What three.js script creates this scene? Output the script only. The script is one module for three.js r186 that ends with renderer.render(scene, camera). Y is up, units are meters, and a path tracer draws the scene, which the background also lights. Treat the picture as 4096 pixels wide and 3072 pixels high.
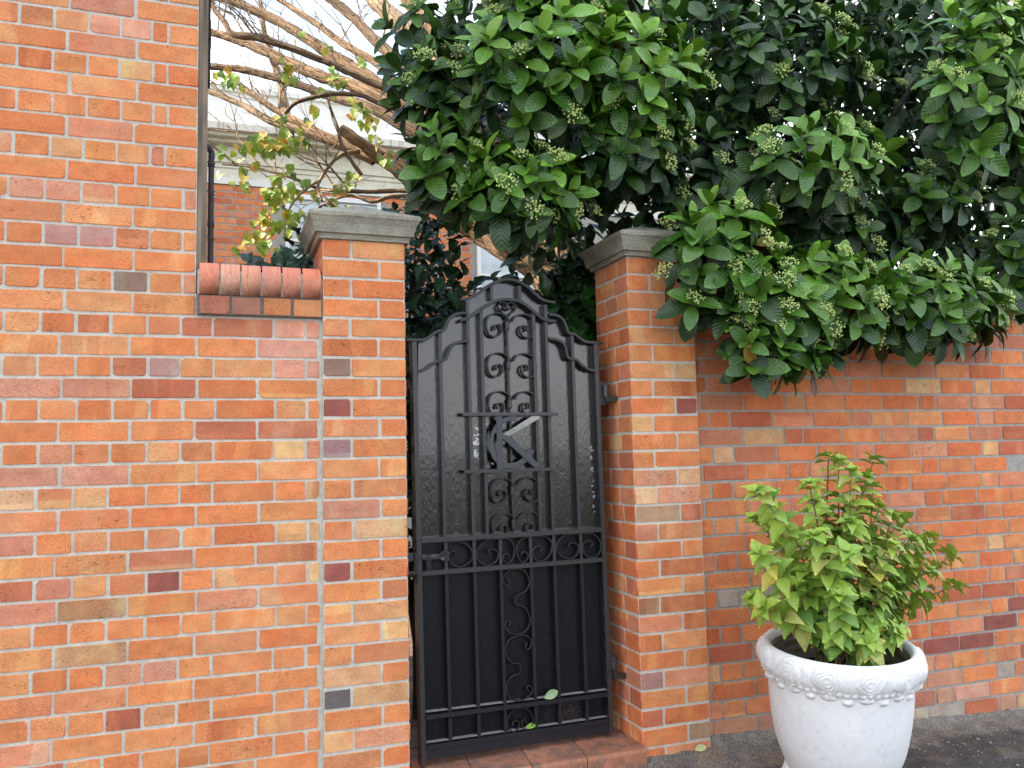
import * as THREE from 'three';
import { mergeGeometries } from 'three/addons/utils/BufferGeometryUtils.js';

// ---------------------------------------------------------------- camera, sky, sun, exposure
const V = (x, y, z) => new THREE.Vector3(x, y, z);
const scene = new THREE.Scene();
const camera = new THREE.PerspectiveCamera(49.67, 4 / 3, 0.05, 600);
camera.position.set(0, 1.361, 3.331);
camera.rotation.set(THREE.MathUtils.degToRad(4.743), THREE.MathUtils.degToRad(-19.405), THREE.MathUtils.degToRad(-1.229), 'YXZ');
camera.updateMatrixWorld(true);
const renderer = new THREE.WebGLRenderer({ antialias: true });
renderer.toneMapping = THREE.LinearToneMapping;
renderer.toneMappingExposure = 2.6;
renderer.shadowMap.enabled = true;
const SUN = V(-0.72, 0.62, -0.16).normalize();
const sun = new THREE.DirectionalLight(new THREE.Color().setRGB(1, 0.92, 0.78), 4.6);
sun.name = 'sun';
sun.position.copy(SUN).multiplyScalar(30).add(V(1.5, 1.5, -2));
sun.target.position.set(1.5, 1.5, -2);
sun.castShadow = true; sun.shadow.mapSize.set(2048, 2048);
Object.assign(sun.shadow.camera, { left: -10, right: 10, top: 10, bottom: -10, near: 1, far: 80 });
scene.add(sun, sun.target);

// ---------------------------------------------------------------- random numbers and noise
function rng(seed) { let a = seed >>> 0; return () => { a = (a + 0x6d2b79f5) | 0; let t = Math.imul(a ^ (a >>> 15), 1 | a); t = (t + Math.imul(t ^ (t >>> 7), 61 | t)) ^ t; return ((t ^ (t >>> 14)) >>> 0) / 4294967296; }; }
const R = rng(1234);
const rr = (a, b, r = R) => a + (b - a) * r();
const pick = (list, r = R) => list[Math.floor(r() * list.length) % list.length];
const hash = (x, y, z) => { let h = Math.imul(x, 374761393) ^ Math.imul(y, 668265263) ^ Math.imul(z, 2147483647 - 1274126177); h = Math.imul(h ^ (h >>> 13), 1274126177); return ((h ^ (h >>> 16)) >>> 0) / 4294967296; };
const sm = (t) => t * t * (3 - 2 * t);
function n2(x, y, s = 0) {
  const xi = Math.floor(x), yi = Math.floor(y), u = sm(x - xi), v = sm(y - yi);
  const a = hash(xi, yi, s), b = hash(xi + 1, yi, s), c = hash(xi, yi + 1, s), d = hash(xi + 1, yi + 1, s);
  return a + (b - a) * u + (c - a) * v + (a - b - c + d) * u * v;
}
// periodic version, period p cells
function n2p(x, y, p, s = 0) {
  const xi = Math.floor(x), yi = Math.floor(y), u = sm(x - xi), v = sm(y - yi), m = (k) => ((k % p) + p) % p;
  const a = hash(m(xi), m(yi), s), b = hash(m(xi + 1), m(yi), s), c = hash(m(xi), m(yi + 1), s), d = hash(m(xi + 1), m(yi + 1), s);
  return a + (b - a) * u + (c - a) * v + (a - b - c + d) * u * v;
}
const fbm = (x, y, o = 4, s = 0) => { let t = 0, a = 0.5, f = 1; for (let i = 0; i < o; i++) { t += a * n2(x * f, y * f, s + i * 17); a *= 0.5; f *= 2; } return t / (1 - Math.pow(0.5, o)); };
const fbmp = (x, y, p, o = 4, s = 0) => { let t = 0, a = 0.5, f = 1; for (let i = 0; i < o; i++) { t += a * n2p(x * f, y * f, p * f, s + i * 17); a *= 0.5; f *= 2; } return t / (1 - Math.pow(0.5, o)); };
function n3(x, y, z, s = 0) { const zi = Math.floor(z), w = sm(z - zi); return n2(x, y, s + zi * 131) * (1 - w) + n2(x, y, s + (zi + 1) * 131) * w; }
const clamp = (x, a = 0, b = 1) => Math.min(b, Math.max(a, x));
const sstep = (a, b, x) => sm(clamp((x - a) / (b - a)));

// ---------------------------------------------------------------- sky: broken white cloud on pale blue
{
  const w = 1024, h = 512, d = new Float32Array(w * h * 4);
  for (let j = 0; j < h; j++) for (let i = 0; i < w; i++) {
    const el = (j + 0.5) / h * Math.PI - Math.PI / 2, az = (i + 0.5) / w * 2 * Math.PI;
    const y = Math.sin(el), cx = Math.cos(el) * Math.cos(az), cz = Math.cos(el) * Math.sin(az);
    const k = clamp(y, 0, 1), t = Math.pow(1 - k, 2.2);
    let r = 0.19 + 0.78 * t, g = 0.36 + 0.63 * t, b = 0.64 + 0.38 * t;
    const q = 1 / (Math.max(y, 0) + 0.28), X = cx * q * 1.5 + 7.3, Z = cz * q * 1.5 + 2.1;
    const c = fbm(X, Z, 6, 5) + 0.35 * (fbm(X * 0.5, Z * 0.5, 3, 77) - 0.5);
    const cov = sstep(0.43, 0.66, c) * 0.92, den = 0.84 + 0.32 * fbm(X * 2 + 9, Z * 2, 4, 31);
    r += (1.22 * den - r) * cov; g += (1.22 * den - g) * cov; b += (1.22 * den - b) * cov;
    if (y < 0) { const f = sstep(0, -0.05, y); r += (0.2 - r) * f; g += (0.19 - g) * f; b += (0.18 - b) * f; }
    const o = (j * w + i) * 4; d[o] = r; d[o + 1] = g; d[o + 2] = b; d[o + 3] = 1;
  }
  const t = new THREE.DataTexture(d, w, h, THREE.RGBAFormat, THREE.FloatType);
  t.mapping = THREE.EquirectangularReflectionMapping; t.magFilter = t.minFilter = THREE.LinearFilter; t.wrapS = THREE.RepeatWrapping; t.needsUpdate = true;
  scene.background = t; scene.environment = t;
}

// ---------------------------------------------------------------- naming
const used = new Map();
function numbered(name) { const n = used.get(name) || 0; used.set(name, n + 1); return n ? `${name}_${String(n).padStart(3, '0')}` : name; }
function tag(o, label, category, group) { Object.assign(o.userData, { label, category }); if (group) o.userData.group = group; return o; }
function thing(name, label, category, p = [0, 0, 0], group) { const g = new THREE.Group(); g.name = numbered(name); g.position.set(...p); scene.add(g); return tag(g, label, category, group); }
function add(parent, name, geometry, material, p, ry) {
  const m = new THREE.Mesh(geometry, material); m.name = parent === scene ? numbered(name) : name; m.castShadow = m.receiveShadow = true;
  if (p) m.position.set(...p); if (ry) m.rotation.y = ry; parent.add(m); return m;
}
const struct = (o) => { o.userData.kind = 'structure'; return o; };
const stuff = (o) => { o.userData.kind = 'stuff'; return o; };

// ---------------------------------------------------------------- textures
const enc = (v) => Math.round(255 * Math.pow(clamp(v), 1 / 2.2));
function dataTex(w, h, f, srgb = true, wrap = true) {
  const d = new Uint8Array(w * h * 4);
  for (let j = 0; j < h; j++) for (let i = 0; i < w; i++) {
    const c = f(i, j), o = (j * w + i) * 4, a = typeof c === 'number' ? [c, c, c] : c;
    for (let k = 0; k < 3; k++) d[o + k] = srgb ? enc(a[k]) : Math.round(255 * clamp(a[k]));
    d[o + 3] = 255;
  }
  const t = new THREE.DataTexture(d, w, h); t.magFilter = THREE.LinearFilter; t.minFilter = THREE.LinearMipmapLinearFilter; t.generateMipmaps = true;
  if (wrap) t.wrapS = t.wrapT = THREE.RepeatWrapping; if (srgb) t.colorSpace = THREE.SRGBColorSpace; t.needsUpdate = true; return t;
}
const rep = (t, x, y) => { const c = t.clone(); c.repeat.set(x, y); c.needsUpdate = true; return c; };
const S = (o) => new THREE.MeshStandardMaterial(o);
const P = (o) => new THREE.MeshPhysicalMaterial(o);
const rgb = (r, g, b) => new THREE.Color().setRGB(r, g, b);

// brick faces: an atlas of 8 x 20 cells, each one face with its own flashing, grain and crazing
const ATW = 2048, CW = 256, CH = 100, COLS = 8, ROWS = 20;
let atlas, atlasBump;
{
  const col = new Uint8Array(ATW * ATW * 4), bmp = new Uint8Array(ATW * ATW * 4), ar = rng(77);
  for (let c = 0; c < COLS * ROWS; c++) {
    const cx = (c % COLS) * CW, cy = Math.floor(c / COLS) * CH, bands = [], kind = ar();
    if (kind < 0.42) {
      const n = 1 + Math.floor(ar() * 2.2), tone = pick([[1.06, 1.3, 1.45], [1.06, 1.25, 1.1], [0.84, 0.76, 0.76], [1.04, 1.16, 1.18], [1.06, 1.28, 1.25], [0.9, 0.86, 0.9]], ar);
      for (let k = 0; k < n; k++) { const x0 = ar() * 0.85, w = 0.12 + ar() * 0.25; bands.push([x0, x0 + w, tone, (ar() - 0.5) * 0.14, 0.5 + ar() * 0.5]); }
    } else if (kind < 0.5) bands.push('h', 0.3 + ar() * 0.5, pick([[1.08, 1.45, 1.4], [0.85, 0.8, 0.8]], ar));
    const cracked = ar() < 0.45 ? 0.5 + ar() * 0.6 : ar() < 0.4 ? 0.25 : 0, rough = 0.4 + ar() * 0.8, spots = ar() < 0, edgeRed = ar() * 0.3, ph = ar() * 50;
    for (let j = 0; j < CH; j++) for (let i = 0; i < CW; i++) {
      const u = i / CW, v = j / CH, x = u * 0.232, y = v * 0.08;
      const blot = fbm(x * 22 + ph, y * 30, 3, c), fine = n2(x * 700, y * 700, c + 7), mid = n2(x * 260, y * 260, c + 9), grain = n2(i * 0.9, j * 0.9, c + 3);
      let m = 1 + 0.34 * (blot - 0.5) + 0.30 * rough * (fine - 0.5) + 0.2 * rough * (mid - 0.5) + 0.12 * (grain - 0.5), k0 = m, k1 = m, k2 = m;
      const hue = fbm(x * 14 + ph, y * 18 + 5, 2, c + 40) - 0.5; k1 *= 1 + 0.35 * hue; k2 *= 1 + 0.5 * hue;
      if (bands[0] === 'h') { const f = sstep(bands[1] - 0.06, bands[1] + 0.06, v + 0.1 * (blot - 0.5)) * 0.9; k0 *= 1 + f * (bands[2][0] - 1); k1 *= 1 + f * (bands[2][1] - 1); k2 *= 1 + f * (bands[2][2] - 1); }
      else for (const [a, b, tone, sl, str] of bands) {
        const uu = u + sl * (v - 0.5) + 0.02 * (mid - 0.5), f = sstep(a - 0.015, a + 0.015, uu) * (1 - sstep(b - 0.015, b + 0.015, uu)) * str * (0.75 + 0.5 * blot);
        k0 *= 1 + f * (tone[0] - 1); k1 *= 1 + f * (tone[1] - 1); k2 *= 1 + f * (tone[2] - 1);
      }
      const e = Math.min(u * 2.9, (1 - u) * 2.9, v, 1 - v), edge = 1 - sstep(0.02, 0.12, e + 0.05 * (mid - 0.5));
      k1 *= 1 - edge * edgeRed; k2 *= 1 - edge * edgeRed;
      let hgt = 0.55 + 0.22 * (fine - 0.5) * rough + 0.35 * (mid - 0.5) * rough + 0.2 * (blot - 0.5);
      const pit = n2(x * 420 + 3, y * 420, c + 60); if (pit > 0.87) { const p = (pit - 0.87) * 5; k0 *= 1 - p; k1 *= 1 - p; k2 *= 1 - p; hgt -= 0.3; }
      if (pit < 0.1 && fine > 0.5) { k0 *= 1.12; k1 *= 1.3; k2 *= 1.4; }
      if (cracked) {
        const wv = 0.35 * n2(x * 120, y * 120, c + 21), a = Math.abs(n2(x * 75 + wv * 3, y * 75, c + 80) - 0.5), b2 = Math.abs(n2(x * 190, y * 190 + wv * 3, c + 90) - 0.5);
        const cr = (1 - sstep(0.0, 0.03, a)) * sstep(0.35, 0.6, n2(x * 18, y * 18, c + 55)) + (1 - sstep(0.0, 0.035, b2)) * 0.6;
        const f = Math.min(1, cr) * cracked; k0 *= 1 - 0.5 * f; k1 *= 1 - 0.55 * f; k2 *= 1 - 0.55 * f; hgt -= 0.4 * f;
      }
      if (spots && n2(x * 60, y * 60, c + 70) > 0.8) { k0 *= 0.7; k1 *= 0.65; k2 *= 0.7; }
      const o = ((cy + j) * ATW + cx + i) * 4;
      col[o] = enc(0.6 * k0); col[o + 1] = enc(0.6 * k1); col[o + 2] = enc(0.6 * k2); col[o + 3] = 255;
      bmp[o] = bmp[o + 1] = bmp[o + 2] = Math.round(255 * clamp(hgt)); bmp[o + 3] = 255;
    }
  }
  const mk = (d) => { const t = new THREE.DataTexture(d, ATW, ATW); t.magFilter = THREE.LinearFilter; t.minFilter = THREE.LinearMipmapLinearFilter; t.generateMipmaps = true; t.needsUpdate = true; return t; };
  atlas = mk(col); atlas.colorSpace = THREE.SRGBColorSpace; atlasBump = mk(bmp);
}
const brickMat = S({ map: atlas, bumpMap: atlasBump, bumpScale: 0.0022, roughness: 0.88, vertexColors: true });

// mortar, 0.25 m tile
const mortarH = dataTex(512, 512, (i, j) => 0.5 + 0.5 * (fbmp(i / 16, j / 16, 32, 4, 3) - 0.5) + 0.5 * (n2p(i / 4, j / 4, 128, 8) - 0.5), false);
const mortarC = dataTex(512, 512, (i, j) => { const m = 0.78 + 0.34 * (fbmp(i / 64, j / 64, 8, 4, 13) - 0.5) + 0.3 * (n2p(i / 3.2, j / 3.2, 160, 4) - 0.5); return [m, m * 0.985, m * 0.95]; });
const mortarMat = S({ map: mortarC, bumpMap: mortarH, bumpScale: 0.003, roughness: 0.95, color: rgb(0.74, 0.71, 0.63) });
const mortarGrey = S({ map: mortarC, bumpMap: mortarH, bumpScale: 0.003, roughness: 0.95, color: rgb(0.46, 0.44, 0.4) });
const mortarDark = S({ map: mortarC, bumpMap: mortarH, bumpScale: 0.003, roughness: 0.95, color: rgb(0.2, 0.19, 0.165) });

// weathered stone of the pier caps, 0.5 m tile
const stoneC = dataTex(512, 512, (i, j) => { const m = 0.62 + 0.55 * (fbmp(i / 64, j / 64, 8, 5, 23) - 0.5) + 0.35 * (n2p(i / 2.5, j / 2.5, 205, 9) - 0.5); return [m, m * 0.97, m * 0.88]; });
const stoneH = dataTex(512, 512, (i, j) => 0.5 + 0.6 * (n2p(i / 3, j / 3, 171, 2) - 0.5) + 0.5 * (fbmp(i / 32, j / 32, 16, 3, 5) - 0.5), false);
const stoneMat = S({ map: stoneC, bumpMap: stoneH, bumpScale: 0.002, roughness: 0.95, color: rgb(0.5, 0.48, 0.41) });

// ---------------------------------------------------------------- bricks
const PAL = [[[0.69, 0.238, 0.083], 9], [[0.66, 0.205, 0.07], 6], [[0.70, 0.28, 0.11], 4], [[0.67, 0.26, 0.135], 2.5], [[0.52, 0.165, 0.08], 1.3], [[0.71, 0.34, 0.145], 0.6], [[0.60, 0.235, 0.14], 0.9], [[0.64, 0.23, 0.095], 3]];
const PALR = [[[0.68, 0.205, 0.07], 7], [[0.63, 0.17, 0.058], 5], [[0.67, 0.24, 0.09], 3], [[0.65, 0.225, 0.11], 3], [[0.5, 0.135, 0.062], 1.4], [[0.7, 0.36, 0.16], 0.6], [[0.55, 0.195, 0.1], 1.2]];
const NAMED = { brn: [0.27, 0.155, 0.11], mauve: [0.47, 0.225, 0.18], dkred: [0.34, 0.095, 0.065], pur: [0.33, 0.17, 0.16], dk: [0.155, 0.125, 0.115], yel: [0.7, 0.38, 0.16], tan: [0.62, 0.33, 0.15], pale: [0.72, 0.38, 0.19], ok: [0.47, 0.24, 0.11], pink: [0.68, 0.3, 0.18], wht: [0.66, 0.29, 0.19], gry: [0.44, 0.27, 0.16], dkr: [0.30, 0.085, 0.06], grey: [0.42, 0.33, 0.26] };
function fromPal(p, r) { let t = 0; for (const e of p) t += e[1]; t *= r(); for (const e of p) { t -= e[1]; if (t <= 0) return e[0]; } return p[0][0]; }
const br = rng(4242);
function brickGeometry(w, h, tint, depth = 0.009, o = {}) {
  const cut = () => (br() < (o.worn || 0.1) * 0.6 ? rr(0.006, 0.014, br) : rr(0.0012, 0.004, br)), out = [], jt = o.jit || 0.0011, J = () => (br() - 0.5) * 2 * jt;
  const c = [cut(), cut(), cut(), cut()].map((v) => Math.min(v, w * 0.3, h * 0.35)), nl = w > 0.16 ? 3 : 2;
  const seg = (x0, y0, x1, y1, n) => { for (let i = 0; i < n; i++) { const t = n === 1 ? 0 : i / (n - 1); out.push([x0 + (x1 - x0) * t + J(), y0 + (y1 - y0) * t + J()]); } };
  seg(c[0], 0, w - c[1], 0, nl); seg(w, c[1], w, h - c[2], 2); seg(w - c[2], h, c[3], h, nl); seg(0, h - c[3], 0, c[0], 2);
  const N = out.length, z0 = o.proud !== undefined ? o.proud : rr(-0.0016, 0.0016, br), ax = rr(-0.006, 0.006, br), ay = rr(-0.02, 0.02, br), ins = 0.0028;
  const cell = Math.floor(br() * COLS * ROWS), fx = br() < 0.5, fy = br() < 0.5, u0 = w < 0.16 ? br() * 0.45 : 0;
  const cu = (cell % COLS) * CW, cv = Math.floor(cell / COLS) * CH;
  const uv = (x, y) => { let u = 0.02 + u0 + clamp(x / 0.236, 0.005, 0.96) * (w < 0.16 ? 0.96 : 0.96), v = 0.04 + clamp(y / 0.08, 0.01, 1) * 0.92; u = clamp(u, 0.01, 0.985); if (fx) u = 1 - u; if (fy) v = 1 - v; return [(cu + u * CW) / ATW, (cv + v * CH) / ATW]; };
  const pos = [], nor = [], tex = [], col = [], idx = [], push = (x, y, z, nx, ny, nz) => { pos.push(x, y, z); nor.push(nx, ny, nz); tex.push(...uv(x, y)); col.push(...tint); };
  const cx = w / 2, cy = h / 2, zf = (x, y) => z0 + ax * (x - cx) + ay * (y - cy);
  push(cx, cy, zf(cx, cy), -ax, -ay, 1);
  const inn = out.map(([x, y]) => [cx + (x - cx) * (1 - 2 * ins / w), cy + (y - cy) * (1 - 2 * ins / h)]);
  for (const [x, y] of inn) push(x, y, zf(x, y), -ax, -ay, 1);
  for (let i = 0; i < N; i++) { const [x, y] = inn[i], dx = Math.abs(x - cx) > cx - 0.012 ? Math.sign(x - cx) : 0, dy = Math.abs(y - cy) > cy - 0.012 ? Math.sign(y - cy) : 0; push(x, y, zf(x, y), dx * 0.35, dy * 0.35, 0.9); }
  for (let i = 0; i < N; i++) { const [x, y] = out[i], dx = Math.abs(x - cx) > cx - 0.012 ? Math.sign(x - cx) : 0, dy = Math.abs(y - cy) > cy - 0.012 ? Math.sign(y - cy) : 0; push(x, y, z0 - depth, dx * 0.9, dy * 0.9, 0.35); }
  for (let i = 0; i < N; i++) { const j = (i + 1) % N; idx.push(0, 1 + i, 1 + j, 1 + N + i, 1 + 2 * N + i, 1 + 2 * N + j, 1 + N + i, 1 + 2 * N + j, 1 + N + j); }
  const g = new THREE.BufferGeometry();
  g.setAttribute('position', new THREE.Float32BufferAttribute(pos, 3)); g.setAttribute('normal', new THREE.Float32BufferAttribute(nor, 3)); g.setAttribute('uv', new THREE.Float32BufferAttribute(tex, 2)); g.setAttribute('color', new THREE.Float32BufferAttribute(col, 3)); g.setIndex(idx); return g;
}
const frustum = new THREE.Frustum().setFromProjectionMatrix(new THREE.Matrix4().multiplyMatrices(camera.projectionMatrix, camera.matrixWorldInverse));
// a brick face set on a wall face: face = {o: origin, ry: turn}
class Wall {
  constructor(parent, opts = {}) { this.parent = parent; this.o = opts; this.list = []; }
  brick(face, x0, x1, y0, y1, extra = {}) {
    const r = br, g = extra.gap || this.o.gap || 0.0085, base = extra.tint || this.o.tint?.(x0 + (x1 - x0) / 2, (y0 + y1) / 2, r) || fromPal(this.o.pal || PAL, r), k = rr(0.9, 1.08, r), hue = rr(-0.06, 0.06, r);
    const tint = extra.tint && !extra.vary ? base.map((c) => c / 0.6) : [base[0] * k / 0.6, base[1] * k * (1 + hue) / 0.6, base[2] * k * (1 + hue * 1.4) / 0.6];
    const j = () => (r() - 0.5) * 0.003, xa = x0 + g / 2 + j(), xb = x1 - g / 2 + j(), ya = y0 + g / 2 + j() * 0.7, yb = y1 - g / 2 + j() * 0.7;
    const geo = brickGeometry(xb - xa, yb - ya, tint, extra.depth || 0.009, { ...this.o, ...extra });
    geo.rotateZ((r() - 0.5) * 0.008); geo.translate(xa, ya, 0);
    const m = new THREE.Matrix4().makeRotationY(face.ry || 0).setPosition(...face.o); geo.applyMatrix4(m);
    const c = V((xa + xb) / 2, (ya + yb) / 2, 0).applyMatrix4(m); this.list.push({ geo, seen: frustum.containsPoint(c) ? 0 : 1, d: c.distanceTo(camera.position) });
  }
  done(limit = 296) {
    this.list.sort((a, b) => a.seen - b.seen || a.d - b.d);
    this.list.slice(0, limit).forEach((b) => add(this.parent, 'brick', b.geo, brickMat));
    const rest = this.list.slice(limit).map((b) => b.geo);
    if (rest.length) stuff(add(this.parent, 'brick', mergeGeometries(rest), brickMat));
  }
}
function box(x0, x1, y0, y1, z0, z1, s = 4) {           // a box with uv in units of 1/s metre
  const g = new THREE.BoxGeometry(x1 - x0, y1 - y0, z1 - z0), p = g.attributes.position, n = g.attributes.normal, u = g.attributes.uv; g.translate((x0 + x1) / 2, (y0 + y1) / 2, (z0 + z1) / 2);
  for (let i = 0; i < p.count; i++) { const X = p.getX(i), Y = p.getY(i), Z = p.getZ(i); if (Math.abs(n.getZ(i)) > 0.5) u.setXY(i, X * s, Y * s); else if (Math.abs(n.getX(i)) > 0.5) u.setXY(i, Z * s, Y * s); else u.setXY(i, X * s, Z * s); } return g;
}
const special = (list) => (x, y) => { for (const [k, X, Y] of list) if (Math.abs(x - X) < (k === 'yel' || k === 'pale' || k === 'gry' ? 0.07 : 0.09) && Math.abs(y - Y) < 0.04) return NAMED[k]; return null; };

// ---- left: tall house wall and low garden wall, both with their face at z = 0, English bond
const rowL = (r) => (r <= 14 ? 2.962 - 0.0814 * (r - 1) : 1.904 - 0.0789 * (r - 14));   // top joint of course r
const spL = special([['brn', -0.31, 2.02], ['mauve', -0.2, 1.7], ['dkred', -0.2, 0.92], ['wht', 0.17, 1.75], ['wht', 0.27, 1.86], ['wht', 0.29, 1.68], ['yel', 0.26, 1.39], ['yel', 0.25, 1.07], ['tan', 0.34, 1.07], ['pale', 0.34, 0.91], ['pale', -0.66, 1.23], ['ok', -0.38, 0.85], ['tan', -0.43, 0.66], ['pink', -0.65, 2.37], ['pink', -0.54, 2.35], ['pink', -0.32, 3.0], ['pink', -0.44, 3.0], ['tan', 0.36, 1.22], ['mauve', -0.51, 2.19]]);
const HX = [-0.727, -0.611, -0.495, -0.378, -0.256, -0.138, -0.023, 0.199, 0.317, 0.372], SX = [-0.775, -0.543, -0.312, -0.084, 0.135, 0.362], HU = [-0.707, -0.594, -0.48, -0.369, -0.256, -0.2, -0.09];
const houseWall = thing('house_wall', 'tall orange brick wall at the left, rising out of the top of the picture', 'wall');
const lowWall = thing('garden_wall', 'low brick wall with rounded coping, between the tall wall and the capped pier', 'wall');
add(houseWall, 'mortar', box(-4, -0.092, -0.05, 6.5, -2.2, -0.0045), mortarMat);
add(lowWall, 'mortar', box(-0.0915, 0.381, -0.05, 1.99, -0.23, -0.0045), mortarMat);
{
  const hw = new Wall(houseWall, { tint: (x, y) => spL(x, y), worn: 0.14, gap: 0.0076 }), lw = new Wall(lowWall, { tint: (x, y) => spL(x, y), worn: 0.14, gap: 0.0076 }), F = { o: [0, 0, 0] };
  for (let r = -42; r <= 37; r++) {
    const y1 = rowL(r), y0 = Math.max(rowL(r + 1), -0.03), stretch = (r & 1) === 1, low = r >= 14;
    let xs = stretch ? SX.slice() : r <= 6 ? HU.slice() : HX.slice();
    if (!low) { xs = xs.filter((x) => x < -0.1); xs.push(-0.09); }
    if (stretch) { for (let x = xs[0] - 0.232; x > -4; x -= 0.232) xs.unshift(x); } else for (let x = xs[0] - 0.117; x > -4; x -= 0.117) xs.unshift(x);
    const drift = rr(-0.005, 0.005, br); xs = xs.map((x, i) => (Math.abs(x + 0.09) < 1e-6 || (low && i === xs.length - 1) ? x : x + drift + rr(-0.004, 0.004, br)));
    for (let i = 0; i + 1 < xs.length; i++) {
      if (low && xs[i] > -0.1) lw.brick(F, xs[i], xs[i + 1], y0, y1, r === 14 || r === 15 ? { worn: 0.3 } : {}); else hw.brick(F, xs[i], xs[i + 1], y0, y1);
    }
  }
  // projecting course under the coping and six bullnose coping bricks
  const led = { o: [0, 0, 0.024] }, X = [-0.082, 0.034, 0.149, 0.262, 0.378];
  for (let i = 0; i < 4; i++) lw.brick(led, X[i], X[i + 1], 1.906, 1.985, { depth: 0.02, gap: 0.008, tint: [[0.42, 0.15, 0.09], [0.34, 0.14, 0.09], [0.5, 0.19, 0.07], [0.55, 0.21, 0.08]][i] });
  hw.done(); lw.done();
  add(lowWall, 'ledge_bed', box(-0.088, 0.38, 1.909, 1.984, -0.2, 0.018), mortarDark);
}
// bullnose brick: header on edge with a rounded nose, profile in y and z
function bullnose(w, h, d, tint, rad) {
  const sh = [], n = 6; sh.push([0, -d], [0, 0]); sh.push([h - rad, 0]);
  for (let i = 1; i <= n; i++) { const a = i / n * Math.PI / 2; sh.push([h - rad + Math.sin(a) * rad, -rad + Math.cos(a) * rad]); }
  sh.push([h, -d]);
  const pos = [], tex = [], col = [], idx = [], cell = Math.floor(br() * COLS * ROWS), cu = (cell % COLS) * CW, cv = Math.floor(cell / COLS) * CH; let len = 0;
  const e = 0.0025, wob = rr(-0.0015, 0.0015, br);
  sh.forEach(([y, z], k) => { if (k) len += Math.hypot(y - sh[k - 1][0], z - sh[k - 1][1]); for (const [x, inset] of [[0, e], [e, 0], [w - e, 0], [w, e]]) { pos.push(x, y - (k > 1 ? inset * 0.7 : 0) + wob, z - inset * 0.7 + wob); tex.push((cu + 4 + (0.1 + x / 0.24) * CW * 0.8) / ATW, (cv + 4 + clamp(len / 0.32) * 90) / ATW); col.push(...tint.map((t) => t / 0.6)); } });
  for (let k = 0; k + 1 < sh.length; k++) for (let i = 0; i < 3; i++) { const a = k * 4 + i; idx.push(a, a + 1, a + 5, a, a + 5, a + 4); }
  const g = new THREE.BufferGeometry(); g.setAttribute('position', new THREE.Float32BufferAttribute(pos, 3)); g.setAttribute('uv', new THREE.Float32BufferAttribute(tex, 2)); g.setAttribute('color', new THREE.Float32BufferAttribute(col, 3)); g.setIndex(idx); g.computeVertexNormals(); return g;
}
for (let i = 0; i < 6; i++) add(lowWall, 'coping_brick', bullnose(0.0705, 0.128, 0.23, [[0.68, 0.27, 0.17], [0.68, 0.33, 0.22], [0.68, 0.29, 0.18], [0.62, 0.25, 0.16], [0.68, 0.26, 0.17], [0.7, 0.27, 0.16]][i], 0.055), brickMat, [-0.08 + i * 0.0762, 1.987, 0.028]);
add(lowWall, 'mortar_bed', box(-0.086, 0.374, 1.987, 2.08, -0.2, 0.018), mortarMat);

// ---- piers: brick shafts, stone caps
function pierCap(parent, cx, cz, half, y, back) {
  // square profile rings from the shaft outwards: fillet, cove, slab edge, low pyramid
  const prof = [[half + 0.012, 0], [half + 0.016, 0.016], [half + 0.028, 0.018], [half + 0.03, 0.03], [half + 0.036, 0.055], [half + 0.046, 0.075], [half + 0.052, 0.082], [half + 0.053, 0.095], [half + 0.048, 0.1], [0.012, 0.185], [0.0, 0.187]];
  const pos = [], uv = [], idx = [];
  for (let s = 0; s < 4; s++) {
    const a = s * Math.PI / 2, c = Math.cos(a), sn = Math.sin(a);
    prof.forEach(([r, h]) => { for (let i = 0; i <= 6; i++) { const t = i / 6 * 2 - 1, x = r * t, z = r, k = s * 3.1; const wob = (n2(x * 40 + k, h * 60, 7) - 0.5) * 0.0022; pos.push(c * x + sn * (z + wob), h + wob, -sn * x + c * (z + wob)); uv.push((x + k) * 2, (h + r * 0.5) * 2); } });
  }
  const st = prof.length * 7;
  for (let s = 0; s < 4; s++) for (let k = 0; k + 1 < prof.length; k++) for (let i = 0; i < 6; i++) { const a = s * st + k * 7 + i; idx.push(a, a + 1, a + 8, a, a + 8, a + 7); }
  let g = new THREE.BufferGeometry(); g.setAttribute('position', new THREE.Float32BufferAttribute(pos, 3)); g.setAttribute('uv', new THREE.Float32BufferAttribute(uv, 2)); g.setIndex(idx);
  g = g.toNonIndexed(); g.computeVertexNormals();
  add(parent, 'stone_cap', g, stoneMat, [cx, y, cz]);
  add(parent, 'cap_soffit', box(cx - half - 0.012, cx + half + 0.012, y - 0.004, y + 0.006, cz - half - 0.012, cz + half + 0.012), stoneMat);
}
const pierL = thing('gate_pier', 'brick gate pier left of the iron gate, with an exposed weathered stone cap', 'pier');
const pierR = thing('gate_pier', 'brick gate pier right of the iron gate, its stone cap half hidden by leaves', 'pier');
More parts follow.
